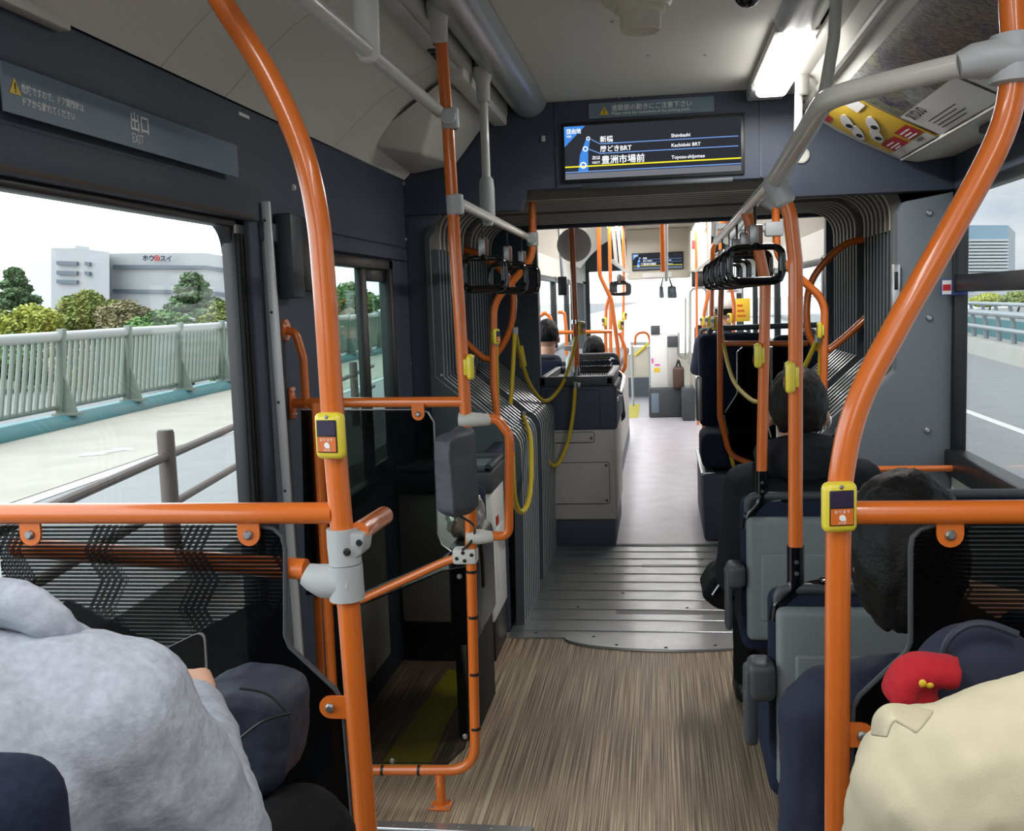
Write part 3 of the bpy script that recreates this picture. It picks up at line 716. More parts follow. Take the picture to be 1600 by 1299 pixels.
b = MB(); b.lathe([(.075 * sz, 0), (.075 * sz, .2), (.1 * sz, .2), (.1 * sz, 0)], mt @ V((.51 * sz, .08 * sz, 0)), mt.to_3x3() @ V((0, 0, 1)), 20)
for a in range(5): b.box((-.012 * sz, 0, 0), (.012 * sz, .07 * sz, .15), mtx=mt @ Matrix.Translation((.51 * sz, .08 * sz, 0)) @ Matrix.Rotation(a * 2 * PI / 5, 4, 'Z'))
b.build('emblem', 'signred', t)
# right side: barrier, centre line, tower, trees
R0, R1 = V((8.5, 31.5, -.36)), V((7.76, 23.4, -.36))
def rk(y, dx=0, z=0): p = line_at(R0, R1, y); return V((p.x + dx, y, z))
t = thing('bridge_barrier', 'grey three-rail bridge barrier on a concrete kerb, right window', 'barrier', rk(24))
conc = mat('pale_concrete', co(196, 194, 186), .85, noise_amt=.05, nscale=2); rb = mat('grey_green_barrier_paint', co(150, 162, 166), .5)
b = MB(); b.prism([rk(8, 0, -.36), rk(80, 0, -.36), rk(80, 0, .03), rk(8, 0, .03)], (.5, 0, 0)); b.build('kerb', conc, t)
b = MB(); b.prism([rk(8, .9, 0), rk(80, .9, 0), rk(80, .9, .5), rk(8, .9, .5)], (.1, 0, 0)); b.build('back_wall', teal, t)
for z, r in ((.98, .05), (.74, .08), (.36, .055)):
    b = MB(); b.tube([rk(8, .25, z), rk(80, .25, z)], r, 10); b.build('rail', rb, t)
y = 12.2
while y < 44:
    b = MB(); b.tube([rk(y, .42, .02), rk(y, .40, .5), rk(y, .30, .98)], [.07, .06, .045], 8); b.build('post', rb, t); y += 1.55
b = MB(); b.box((4.29, 2, -.358), (4.42, 80, -.352)); struct(b.build('road_marking', wp))
t = thing('office_tower', 'pale blue and white banded glass tower far away, right window', 'building', P(1545, 480, 420))
b = MB(); b.prism(face([(1514, 352), (1575, 352), (1574, 500), (1512, 500)], 420), V((22, 60, 0))); b.build('tower_body', mat('tower_glass', co(150, 182, 200), .3), t)
b = MB()
for k in range(14):
    y0 = 374 + k * 5.2; b.prism(face([(1510, y0), (1576, y0 - .3), (1576, y0 + 2.9), (1510, y0 + 3.2)], 416), V((1.4, 4, 0)))
b.build('floor_band', mat('tower_white', co(226, 230, 232), .6), t)
t = thing('warehouse', 'long grey low building behind the right barrier', 'building', P(1500, 470, 120))
b = MB(); b.prism(face([(1470, 462), (1700, 455), (1700, 500), (1470, 500)], 120), V((20, 30, 0))); b.build('wall', mat('warehouse_grey', co(176, 180, 182), .7), t)
tree(1545, 458, 70, 70, 1, 'yellow-green tree behind the right barrier', False, 41, base=-.3)
tree(1590, 455, 66, 80, 0, 'olive tree behind the right barrier at the picture edge', False, 42, base=-.3)
# ------------------------------------------------------------------ handrails of the rear section
Y1, Y2, YD = 1.45, 1.42, 2.72
def tab(parent, p, down=True, m='orange', side=0):
    """rounded bracket ear with its bolt, lying in the XZ plane"""
    b = MB(); r = .0175; pts = []
    if side == 0:
        pts = [V((-r, 0, .03)), V((-r, 0, 0))] + [V((r * math.cos(a), 0, r * math.sin(a))) for a in [PI + PI * k / 8 for k in range(1, 8)]] + [V((r, 0, 0)), V((r, 0, .03))]
    else:
        pts = [V((-side * .03, 0, r)), V((0, 0, r))] + [V((side * r * math.sin(a), 0, r * math.cos(a))) for a in [PI * k / 8 for k in range(1, 8)]] + [V((0, 0, -r)), V((-side * .03, 0, -r))]
    b.prism([V(p) + q for q in pts], (0, .005, 0)); o = b.build('bracket_tab', m, parent)
    b = MB(); bolt(b, V(p) + V((0, -.001, 0)), V((0, -1, 0)), .0075, .006); b.build('bolt', 'steel', o)
def clampring(b, p, d, r0, r1, h):
    """collar around a tube at p, axis d"""
    b.lathe([(r0, -h / 2), (r1, -h / 2 + .003), (r1, h / 2 - .003), (r0, h / 2)], p, d, 20)
def socket(b, p):
    b.lathe([(.0, .05), (.034, .05), (.034, .035), (.024, 0), (.022, -.055), (.018, -.06)], p, (0, 0, 1), 20)
RT = .0172
# left stanchion beside the exit
pl = [V((-.74, Y1, 2.16)), P(300, -85, Y1)] + [P(x, y, Y1) for x, y in [(345, 0), (420, 120), (470, 230), (495, 330), (507, 450), (525, 720), (545, 950), (572, 1299)]] + [V((-.452, Y1, .205))]
t = thing('grab_pole', 'big curved orange grab pole in front on the left, beside the exit door', 'grab pole', V((-.452, Y1, .2)))
b = MB(); b.tube(smooth_path(pl, 6), RT, 18); b.build('pole_tube', 'orange', t)
zb = P(505, 802, Y1).z
b = MB(); b.tube([V((-.488, Y1, zb)), V((XL - .0, Y1, zb + .002))], RT - .001, 18); b.build('cross_bar', 'orange', t)
b = MB(); b.lathe([(.03, .004), (.03, 0)], V((-.452, Y1, .2)), (0, 0, 1)); b.box((-.49, Y1 - .035, .2005), (-.415, Y1 + .035, .206), .004); b.build('floor_flange', 'orange', t)
for px in (47, 388): tab(t, P(px, 836, Y1 - .004))
tab(t, P(516, 1106, Y1 - .004), side=-1)
q = P(537, 852, Y1); b = MB(); b.tube([q + V((-.0, 0, .026)), q, q + V((0.0015, 0, -.028))], .0245, 18); b.prism([q + V((.0, -.02, .026)), q + V((.038, -.016, .020)), q + V((.032, -.014, -.012)), q + V((0, -.02, -.028))], (0, .05, 0), .006); b.build('clamp', 'clamp', t)
b = MB(); bolt(b, q + V((.012, -.0225, -.005)), V((0, -1, 0)), .006, .004); bolt(b, q + V((.030, -.019, .008)), V((0, -1, 0)), .005, .004); b.build('clamp_screws', 'black', t)
q = P(540, 906, Y1); b = MB(); b.tube([q + V((-.0, 0, .024)), q + V((.001, 0, -.030))], .0265, 18)
b.tube([q + V((.01, 0, -.004)), q + V((-.035, 0, -.002)), q + V((-.052, 0, .004)), q + V((-.062, 0, .009))], [(.026, .026), (.025, .026), (.021, .021), (.017, .017)], 16); b.build('clamp', 'clamp', t)
b = MB(); b.tube([P(478, 890, Y1 + .025), V((XL, Y1 + .06, P(475, 890, Y1).z + .02))], .0165, 16); b.build('side_bar', 'orange', t)
b = MB(); a0, a1 = P(560, 832, Y1), P(600, 806, 1.62); dd = (a1 - a0).normalized(); b.tube([a0, a1, a1 + dd * .006, a1 + dd * .011], [.0155, .0155, .012, .004], 16); b.build('stub_bar', 'orange', t)
# smoked panel under its cross bar
def panel(name, label, pts, Y, m, loc, edge, edge_m, r=0.004):
    t = thing(name, label, 'panel', loc)
    poly = [V(p) for p in pts]
    b = MB(); b.prism(poly, (0, .006, 0)); b.build('smoked_sheet', m, t)
    b = MB(); b.tube([V(p) + V((0, .003, 0)) for p in edge], r, 8); b.build('edge_trim', edge_m, t); return t
lz = P(0, 822, Y1).z
pp = [V((XL + .01, Y1, lz)), P(400, 822, Y1), P(425, 828, Y1), P(438, 840, Y1), P(443, 860, Y1), P(443, 995, Y1), P(450, 1013, Y1), P(522, 1080, Y1), P(533, 1100, Y1), P(550, 1299, Y1)]
pp = [V((p.x, Y1 + .004, p.z)) for p in pp]; pe = pp + [V((-.475, Y1 + .004, .25)), V((XL + .01, Y1 + .004, .25))]
panel('partition_panel', 'black smoked partition panel with a fine line pattern under the left orange bar', pe, Y1, smoked('smoked_line_print', .90, 1.0, .8), V((-.75, Y1, .25)), pp[1:] + [V((-.475, Y1 + .004, .25))], 'darkgrey')
# right stanchion
pr = [V((.445, Y2, 2.14)), P(1583, -80, Y2)] + [P(x, y, Y2) for x, y in [(1583, 0), (1585, 110), (1562, 215), (1480, 370), (1400, 512), (1345, 620), (1318, 720), (1310, 850), (1308, 1290)]] + [V((.234, Y2, .005))]
t = thing('grab_pole', 'big curved orange grab pole in front on the right, below the posters', 'grab pole', V((.234, Y2, 0)))
b = MB(); b.tube(smooth_path(pr, 6), RT, 18); b.build('pole_tube', 'orange', t)
b = MB(); b.lathe([(0, .006), (.035, .006), (.035, 0)], V((.234, Y2, 0)), (0, 0, 1)); b.build('floor_flange', 'orange', t)
zb = P(1450, 801, Y2).z
b = MB(); b.tube([V((.242, Y2, zb)), V((XR, Y2, zb))], RT - .001, 18); b.build('cross_bar', 'orange', t)
tab(t, P(1485, 836, Y2 - .004)); tab(t, P(1347, 1150, Y2 - .004), side=1)
rz = P(1500, 822, Y2).z
pp = [V((XR - .01, Y2, rz))] + [P(x, y, Y2) for x, y in [(1465, 822), (1440, 829), (1428, 842), (1425, 860), (1425, 1005), (1418, 1022), (1345, 1090), (1335, 1108), (1328, 1299)]]
pp = [V((p.x, Y2 + .004, p.z)) for p in pp]; pe = pp + [V((.25, Y2 + .004, .25)), V((XR - .01, Y2 + .004, .25))]
panel('partition_panel', 'black smoked partition panel under the right orange bar', pe, Y2, smoked('smoked_line_print_right', .96, 1.08, .6), V((.75, Y2, .25)), pp[1:] + [V((.25, Y2 + .004, .25))], 'darkgrey')
# overhead rail on the right, from the stanchion over the seats to the joint
XRR, ZRR = .243, 1.648
t = thing('overhead_rail', 'grey overhead handrail on the right that bends from the front pole to the joint', 'handrail', V((XRR, 2.4, ZRR)))
A = P(1500, 102, Y2); Bq = P(1292, 152, 1.52); Cq = V((XRR, 2.25, ZRR + .01))
b = MB(); b.tube(fillet([A, Bq, Cq, V((XRR, 4.42, ZRR))], .09, 9), .0155, 16); b.build('rail_tube', 'railgrey', t)
Bp = P(1583, 92, Y2)
b = MB(); b.tube([P(1496, 103, Y2), P(1520, 96, Y2), P(1550, 92, Y2), Bp + V((.02, 0, .0))], [(.0165, .0165), (.024, .022), (.031, .024), (.031, .024)], 18); clampring(b, Bp, (0, 0, 1), .017, .028, .064); b.build('clamp', 'clamp', t)
for (pts, Y, g) in [([(1303, 60), (1291, 130), (1278, 188), (1225, 265)], 2.6, 1), ([(1249, 110), (1247, 222), (1222, 259), (1178, 320)], 3.9, 0)]:
    hp = [P(x, y, Y) for x, y in pts]; hp[-1] = V((XRR + .02, Y, ZRR)); top = V((hp[0].x + .01, Y, 2.19))
    o = MB(); o.tube(fillet([top, hp[0], hp[1], hp[2], hp[3]], .06, 5), .0145, 14); o.build('hanger_tube', 'railgrey', t)
    o = MB(); socket(o, top + V((0, 0, -.005))); o.build('ceiling_socket', 'beige2', t)
    o = MB(); dd = (hp[2] - hp[3]).normalized(); o.tube([hp[3] + dd * .11, hp[3] + dd * .09, hp[3] + dd * .02, hp[3] - dd * .015], [.016, .019, .024, .023], 16); o.build('sleeve', 'clamp', t)
jp = P(1207, 283, 2.25); jp = V((XRR, 2.25, ZRR + .008)); k2 = P(1234, 330, 2.25)
# seat poles on the right
t2 = thing('grab_pole', 'straight orange seat pole rising from the near grey seat back, bending to the overhead rail', 'grab pole', P(1243, 862, 2.25))
b = MB(); b.tube(fillet([jp, k2, P(1243, 410, 2.25), P(1243, 862, 2.25)], .12, 8), .0155, 16); b.build('pole_tube', 'orange', t2)
b = MB(); dd = (k2 - jp).normalized(); b.tube([jp - dd * .018, jp + dd * .0, jp + dd * .05, jp + dd * .056], [.014, .024, .0235, .018], 16); b.build('clamp', 'clamp', t2)
def seatpost(t, p, s):
    """black bracket that carries a pole on a seat corner"""
    b = MB(); b.tube(fillet([p + V((0, 0, .012)), p + V((0, 0, -.075)), p + V((-.035 * s, .0, -.115)), p + V((-.04 * s, 0, -.155))], .04, 5), [.019] * 2 + [.018] * 40 if False else .0185, 14); b.tube([p + V((.0, 0, -.085)), p + V((.04, 0, -.075)), p + V((.065, 0, -.072))], .011, 10)
    b.box(p + V((.05, -.012, -.085)), p + V((.085, .012, -.06)), .004); o = b.build('mount_bracket', 'gloss', t)
    b = MB()
    for z in (-.02, -.045): bolt(b, p + V((0, -.018, z)), V((0, -1, 0)), .005, .004)
    bolt(b, p + V((-.036 * s, -.018, -.135)), V((0, -1, 0)), .005, .004); b.build('bolt', 'darkgrey', t)
seatpost(t2, P(1243, 862, 2.25), 1)
t1 = thing('grab_pole', 'straight orange seat pole behind the black hooded passenger', 'grab pole', P(1190, 742, 2.95))
b = MB(); b.tube(fillet([V((XRR, 2.95, ZRR)), V((XRR + .03, 2.95, ZRR - .09)), P(1196, 440, 2.95), P(1190, 742, 2.95)], .08, 8), .0155, 16); b.build('pole_tube', 'orange', t1)
seatpost(t1, P(1190, 742, 2.95), 1)
# overhead rails on the left
XLL = -.56
t = thing('overhead_rail', 'light grey overhead handrail running over the exit on the left', 'handrail', V((XLL, 1.5, 1.92)))
b = MB(); b.tube([V((XLL, -.9, 1.925)), V((XLL, 2.70, 1.925))], .0155, 16); b.build('rail_tube', 'railgrey', t)
for y in (.2, 2.03):
    b = MB(); b.tube([V((XLL, y, 1.93)), V((XLL, y, 2.17))], .0145, 14); b.build('hanger_tube', 'railgrey', t)
    b = MB(); b.tube([V((XLL, y, 1.905)), V((XLL, y, 1.92)), V((XLL, y, 2.02)), V((XLL, y, 2.05)), V((XLL, y, 2.06))], [.014, .024, .026, .023, .016], 16); b.build('sleeve', 'white', t)
    b = MB(); socket(b, V((XLL, y, 2.165))); b.build('ceiling_socket', 'beige2', t)
t = thing('overhead_rail', 'short grey overhead handrail on the left that carries three hanging straps', 'handrail', V((XLL, 3.5, 1.70)))
b = MB(); b.tube([V((XLL + .015, 2.74, 1.703)), V((XLL, 4.44, 1.703))], .015, 16); b.build('rail_tube', 'railgrey', t)
b = MB(); b.tube([V((XLL, 3.42, 1.71)), V((XLL, 3.42, 2.15))], .0145, 14); b.build('hanger_tube', 'railgrey', t)
b = MB(); b.tube([V((XLL, 3.42, 1.68)), V((XLL, 3.42, 1.70)), V((XLL, 3.42, 1.80)), V((XLL, 3.42, 1.83)), V((XLL, 3.42, 1.84))], [.014, .025, .026, .023, .016], 16); b.build('sleeve', 'clamp', t)
b = MB(); socket(b, V((XLL, 3.42, 2.14))); b.build('ceiling_socket', 'beige2', t)
# door partition pole with loop, lower frame and foot
t = thing('grab_pole', 'tall orange pole with a looped lower frame between exit and aisle', 'grab pole', P(688, 1275, YD))
top = P(687, 30, YD)
b = MB(); b.tube([top] + [P(x, y, YD) for x, y in [(690, 75), (700, 200), (712, 400), (725, 600), (735, 760), (736, 868)]], .0165, 16); b.build('pole_tube', 'orange', t)
b = MB(); lowp = fillet([P(736, 870, YD), P(738, 960, YD), P(743, 1204, YD), P(520, 1204, YD)], .085, 10); b.tube(lowp, .0145, 14); b.build('lower_frame', 'orange', t)
b = MB(); f0 = P(687, 1204, YD); f1 = P(688, 1275, YD); f0.z -= .01; f1 = V((f0.x, YD, 0)); b.tube([f0, f1 + V((0, 0, .004))], .0145, 14); b.box(f1 + V((-.03, -.03, .0005)), f1 + V((.03, .03, .008)), .004); b.build('foot', 'orange', t)
b = MB()
for sx in (-1, 1):
    for sy in (-1, 1): bolt(b, f1 + V((sx * .022, sy * .022, .008)), V((0, 0, 1)), .005, .003)
b.build('bolt', 'steel', t)
for (px, py), d in [((737, 893), 0), ((739, 964), 0), ((741, 1053), 0), ((743, 1138), 0), ((598, 1204), 1), ((655, 1204), 1)]:
    q = P(px, py, YD); b = MB(); b.tube([q - (V((.004, 0, 0)) if d else V((0, 0, .004))), q + (V((.004, 0, 0)) if d else V((0, 0, .004)))], .0158, 14); b.build('black_band', 'black', t)
pa = P(515, 1000, YD)
b = MB(); b.tube([V((pa.x, YD, P(515, 630, YD).z)), V((pa.x, YD, P(515, 1204, YD).z)), V((pa.x, YD, .005))], .0145, 14); b.build('rear_post', 'orange', t)
wb = V((XL, 2.80, 1.158))
b = MB(); b.tube([wb, P(724, 628, YD)], .0145, 14); b.box(wb + V((0, -.02, -.045)), wb + V((.008, .025, .045)), .003); b.build('cross_bar', 'orange', t)
b = MB()
for z in (-.035, .035):
    for y in (-.01, .016): bolt(b, wb + V((.008, y, z)), V((1, 0, 0)), .005, .003)
b.build('bolt', 'steel', t)
b = MB(); b.tube(fillet([P(520, 940, YD), P(566, 937, YD), P(690, 880, YD), P(724, 868, YD)], .05, 6), .0115, 12); b.build('slanted_rail', 'orange', t)
q = P(728, 868, YD); b = MB(); b.box(q + V((-.035, -.022, -.022)), q + V((.032, .022, .022)), .008); b.build('clamp', 'beige2', t)
b = MB()
for x, z in [(-.022, -.004), (-.004, .012), (.0, -.01), (.02, .006)]: bolt(b, q + V((x, -.022, z)), V((0, -1, 0)), .0055, .003)
b.build('clamp_screws', 'black', t)
b = MB(); b.tube(fillet([P(762, 654, YD), P(778, 656, YD), P(796, 680, YD), P(795, 838, YD), P(765, 838, YD)], .045, 8), .0125, 14); b.build('loop_handle', 'orange', t)
for y, x0, x1 in ((656, 718, 768), (839, 730, 772)):
    b = MB(); b.tube([P(x0, y, YD), P(x0 + 18, y, YD), P(x1 - 6, y, YD), P(x1, y, YD)], [(.022, .021), (.0225, .021), (.0165, .0165), (.013, .013)], 16); b.build('clamp', 'beige2', t)
for (px, py) in ((704, 186), (711, 320)):
    q = P(px, py, YD); b = MB(); clampring(b, q, (P(712, 400, YD) - P(700, 200, YD)).normalized(), .016, .023, .055); b.tube([q, q + V((0, .04 if py > 200 else -.04, 0))], .019, 14); b.build('clamp', 'clamp', t)
b = MB(); socket(b, V((top.x - .003, YD, 2.16))); b.build('ceiling_socket', 'beige2', t)
smk = smoked('smoked_line_print_door', .95, 1.6, .35, .30, .2)
ep = [(470, 641), (655, 641), (668, 645), (677, 660), (683, 835), (690, 852), (704, 862), (690, 874), (566, 927), (520, 930), (478, 930)]
ep = [P(x, y, YD + .02) for x, y in ep]
tt = panel('partition_panel', 'tall black smoked panel behind the exit below the middle orange bar', ep, YD, smk, V((-.8, YD, .6)), ep, 'steel', .003)
tab(tt, P(653, 644, YD - .0) + V((0, 0, -.006)))
ep = [(518, 948), (566, 945), (690, 893), (728, 886), (733, 1135), (725, 1170), (700, 1194), (518, 1194)]; ep = [P(x, y, YD + .018) for x, y in ep]
tt = panel('partition_panel', 'lower smoked panel inside the looped orange frame', ep, YD, smoked('smoked_sheet_low', 3, 4, .5, .50, .12), V((-.75, YD, .12)), ep + ep[:1], 'black', .003)
b = MB()
for x, y in [(718, 901), (727, 1151), (613, 1189)]: bolt(b, P(x, y, YD + .016), V((0, -1, 0)), .008, .006)
b.build('bolt', 'steel', tt)
# fabric cover over a card reader, hung on that pole
t = thing('fabric_cover', 'charcoal nylon cover tied over a reader on the middle pole', 'cover', P(712, 740, 2.63))
b = MB(); rows = []; q = P(713, 740, 2.62); rot = Matrix.Rotation(math.radians(-32), 3, 'Z')
ns = 72
for j in range(41):
    v = j / 40; z = .112 - .224 * v; k = 1 - .45 * max(0, (v - .88) / .12) ** 2 - .6 * max(0, (.05 - v) / .05) ** 2
    row = []
    for i in range(ns):
        a = 2 * PI * i / ns; ca, sa = math.cos(a), math.sin(a); e = .24
        x = math.copysign(abs(ca) ** e, ca) * .032 * k; y = math.copysign(abs(sa) ** e, sa) * .052 * k
        n_ = noise.noise(V((x * 14, y * 14, z * 12))) * .003 + noise.noise(V((x * 60 + z * 40, y * 60, z * 55))) * .0016
        p = V((x + n_, y + n_, z + (.012 * sa if v < .1 else 0))); row.append(rot @ p + q)
    rows.append(row + row[:1])
b.sheet(rows); b.bm.faces.new([b.bm.verts.new(p) for p in rows[0][:-1]]); b.bm.faces.new([b.bm.verts.new(p) for p in rows[-1][:-1][::-1]])
bmesh.ops.remove_doubles(b.bm, verts=b.bm.verts, dist=.0002); bmesh.ops.recalc_face_normals(b.bm, faces=b.bm.faces); b.build('nylon_cover', 'covercloth', t, angle=1.2)
b = MB(); a = q + rot @ V((0, 0, -.112)); b.tube(smooth_path([a, a + V((.03, .02, -.025)), P(742, 830, YD - .02), P(735, 848, YD - .02), P(722, 860, YD - .02)]), .0035, 8); b.build('tie_cord', 'black', t)
# door side handrail
t = thing('door_handrail', 'thin orange handrail with a round flange on the pillar behind the exit door', 'handrail', V((XL, 2.79, 1.37)))
d0 = P(441, 516, 2.79); d0.x = XL; 
b = MB(); b.tube(fillet([d0, P(462, 520, 2.79), P(474, 560, 2.79), P(489, 800, 2.79), P(503, 1080, 2.79)], .05, 8), .0115, 14); b.lathe([(0, .006), (.03, .006), (.032, 0)], d0, (1, 0, 0), 20); b.build('rail_tube', 'orange', t)
b = MB()
for a in range(3): bolt(b, d0 + V((.006, .022 * math.cos(a * 2.1), .022 * math.sin(a * 2.1))), V((1, 0, 0)), .004, .003)
b.build('bolt', 'steel', t)
t = thing('door_post', 'bright aluminium upright post at the front edge of the exit door', 'post', V((-1.03, 2.66, .2)))
b = MB(); a0 = P(404, 316, 2.66); a1 = P(458, 1010, 2.66); b.prism([a0 + V((-.022, -.006, 0)), a0 + V((.030, -.006, 0)), V((a1.x + .030, 2.654, .16)), V((a1.x - .022, 2.654, .16))], (0, .02, 0), .004); b.build('post_profile', mat('post_grey', c(140, 145, 148), .45), t)
b = MB(); b.prism([a0 + V((.012, -.016, 0)), a0 + V((.034, -.012, 0)), V((a1.x + .034, 2.652, .16)), V((a1.x + .012, 2.648, .16))], (0, .012, 0), .002); b.build('post_bright_face', mat('post_lit_face', c(206, 209, 211), .35, .2), t)  # brighter right face of the post, its light put into a paler colour
b = MB()
for k in range(7): bolt(b, along(a0 + V((.020, -.016, -.05)), V((a1.x + .020, 2.648, .2)), k / 6), V((0, -1, 0)), .004, .003)
b.build('bolt', 'darkgrey', t)
t = thing('mechanism_cover', 'dark upright cover box beside the top of the aluminium door post', 'cover', V((-1.03, 2.85, 1.45)))
b = MB(); b.box((XL, 2.75, 1.455), (XL + .05, 2.84, 1.69), .008); b.build('cover_box', 'darkgrey', t)
b = MB(); b.box((XL, 2.85, 1.475), (XL + .035, 2.97, 1.69), .006); b.build('cover_lid', 'black', t)
t = thing('floor_strip', 'yellow warning strip on the floor along the exit behind the looped frame', 'floor strip', V((-.8, 3.2, 0)))
b = MB(); b.prism([PZ(x, y, .0008) for x, y in [(592, 1200), (668, 1200), (738, 1050), (700, 1048)]], (0, 0, .003)); b.build('warning_strip', 'olive', t)
# straps
def strap_proto():
    t = thing('hanging_strap', '', 'hanging strap', (0, 0, 0))
    b = MB()
    for s in (-1, 1): b.tube([V((0, .017 * s, 0)), V((0, .014 * s, -.02)), V((0, .004 * s, -.075))], [(.002, .009)] * 3, 8)
    b.tube([V((0, .0185 * math.cos(a), .0185 * math.sin(a))) for a in [PI * k / 8 for k in range(9)]], [(.002, .009)] * 9, 8); b.build('webbing', 'black', t)
    b = MB(); b.box((-.016, -.011, -.13), (.016, .011, -.07), .004); b.build('sleeve', 'steel', t)
    b = MB(); b.box((.006, -.0125, -.128), (.017, .0125, -.072), .003); b.build('sleeve_cap', mat('brown_sleeve_cap', c(120, 88, 72), .4), t)
    w, h, z0 = .066, .05, -.185
    pts = fillet([V((0, 0, z0 + h)), V((w, 0, z0 + h)), V((w, 0, z0 - h)), V((-w, 0, z0 - h)), V((-w, 0, z0 + h)), V((0, 0, z0 + h))], .03, 6)[:-1]
    rr = [(.0115, .010) if p.z > z0 - h * .8 else (.0155, .013) for p in pts]
    b = MB(); b.tube(pts, rr, 12, closed=True); b.tube([V((0, 0, z0 + h + .012)), V((0, 0, z0 + h - .006))], [.012, .02], 10); b.build('grip', 'gloss', t)
    return t
sp = strap_proto()
for i, (y, a, lb) in enumerate([(3.30, 12, 'nearest black hanging strap of the three on the left rail'), (3.84, 14, 'middle black hanging strap of the three on the left rail'), (4.25, 10, 'farthest black hanging strap of the three on the left rail')]):
    place(sp, Matrix.Translation((XLL, y, 1.703)) @ Matrix.Rotation(math.radians(a), 4, 'Z'), lb)['group'] = 'hanging straps on the left rail'
for i, (y, a) in enumerate([(2.68, 4), (2.98, 0), (3.30, 4), (3.66, -2), (4.05, 2)]):
    lb = ['nearest black hanging strap on the right overhead rail', 'second black strap in the row on the right rail', 'third black strap in the row on the right rail', 'fourth black strap in the row on the right rail', 'farthest black strap in the row on the right rail'][i]
    place(sp, Matrix.Translation((XRR, y, ZRR)) @ Matrix.Rotation(math.radians(a), 4, 'Z') @ Matrix.Translation((0, 0, .008)) @ Matrix.Diagonal((1, 1, .86, 1)), lb)['group'] = 'hanging straps on the right rail'
# stop buttons
def button_proto():
    t = thing('stop_button', '', 'stop button', (0, 0, 0), 'stop buttons on the poles')
    b = MB(); b.box((-.0235, -.027, -.0345), (.0235, -.006, .0345), .010, 4); b.box((-.014, -.008, -.022), (.014, .002, .022), .003, 2); b.build('yellow_body', 'yellow', t)
    b = MB(); b.box((-.0165, -.0285, -.024), (.0165, -.0262, .024), .003, 2); o = b.build('face_plate', 'black', t)
    b = MB(); b.box((-.0152, -.0294, .0015), (.0152, -.0282, .0225), .001, 1); b.build('screen', 'screenoff', t)
    b = MB(); b.box((-.0152, -.0294, -.0225), (.0152, -.0282, -.0005), .001, 1); b.build('push_plate', 'orange', t)
    b = MB(); mt = lambda x, z: wallmtx((x, -.0297, z), (1, 0, 0), (0, 0, 1))
    b.text('おります', .0055, mt(0, -.0065), 'CENTER'); b.text('STOP', .0046, mt(0, -.0212), 'CENTER'); b.lathe([(0, 0), (.0042, 0), (.0042, -.0003), (0, -.0003)], (0, -.0297, -.0125), (0, -1, 0), 16); b.box((-.001, -.0299, -.017), (.005, -.0295, -.0125), .0004, 1); b.build('lettering', 'whiteink', t)
    b = MB(); bolt(b, (0, -.0268, .0285), V((0, -1, 0)), .003, .002); b.build('screw', 'steel', t); return t
bp = button_proto()
RZ = lambda a: Matrix.Rotation(math.radians(a), 4, 'Z')
def btn(p, a, lb, s=1.0): return place(bp, Matrix.Translation(p) @ RZ(a) @ Matrix.Diagonal((s, s, s, 1)), lb)
btn(P(527, 678, Y1) + V((0, -.004, 0)), -12, 'yellow stop button on the big left grab pole')
btn(P(1303, 787, Y2) + V((0, -.006, 0)), 10, 'yellow stop button on the big right grab pole beside the cross bar')
btn(P(1243, 588, 2.25) + V((.003, -.018, 0)), -96, 'yellow stop button on the nearer straight seat pole on the right')
btn(P(1191, 555, 2.95) + V((.003, -.018, 0)), -96, 'yellow stop button on the farther straight seat pole on the right')
btn(P(728, 573, YD) + V((-.001, -.018, 0)), 100, 'yellow stop button on the middle pole above the orange bar')
btn(P(771, 526, 4.45) + V((.0, -.018, 0)), 70, 'yellow stop button on the bent pole in the left half of the joint')
btn(P(1286, 516, 4.45) + V((.0, -.018, 0)), -96, 'yellow stop button on the bent pole in the right half of the joint')
# poles and loops in the joint
t = thing('grab_pole', 'bent orange pole in the left half of the joint behind the straps', 'grab pole', P(783, 712, 4.45))
b = MB(); b.tube(fillet([P(832, 306, 4.45), P(832, 405, 4.45), P(771, 472, 4.45), P(771, 600, 4.45), P(784, 725, 4.45)], .16, 9), .0165, 16); b.build('pole_tube', 'orange', t)
b = MB(); q = P(832, 306, 4.45); b.tube([V((q.x, 4.45, 1.895)), q], .012, 12); b.build('tip', 'chrome', t)
b = MB(); q = P(832, 374, 4.45); clampring(b, q, (0, 0, 1), .016, .025, .06); b.tube([q, q + V((0, -.05, 0))], .019, 12); b.build('clamp', 'clamp', t)
t = thing('grab_pole', 'bent orange pole in the right half of the joint behind the near seat pole', 'grab pole', P(1286, 740, 4.45))
b = MB(); b.tube(fillet([P(1211, 300, 4.45), P(1214, 402, 4.45), P(1289, 470, 4.45), P(1285, 740, 4.45)], .14, 9), .0165, 16); b.build('pole_tube', 'orange', t)
b = MB(); q = P(1212, 358, 4.45); b.box(q + V((-.045, -.025, -.03)), q + V((.03, .025, .03)), .008); b.tube([q, V((XRR, 4.44, q.z + .02)), V((XRR, 4.44, ZRR))], .016, 12); b.build('clamp', 'clamp', t)
for pts, lb in [([(692, 388), (745, 396), (797, 440), (798, 510), (768, 560), (738, 545), (700, 503)], 'curved orange hoop handrail on the left bellows'), ([(1372, 372), (1318, 384), (1268, 440), (1262, 515), (1285, 548), (1312, 534), (1364, 487)], 'curved orange hoop handrail on the right bellows')]:
    q = [P(x, y, 5.0) for x, y in pts]; t = thing('hoop_handrail', lb, 'handrail', q[3])
    b = MB(); b.tube(smooth_path(q, 7), .0165, 14); b.build('hoop_tube', 'orange', t)
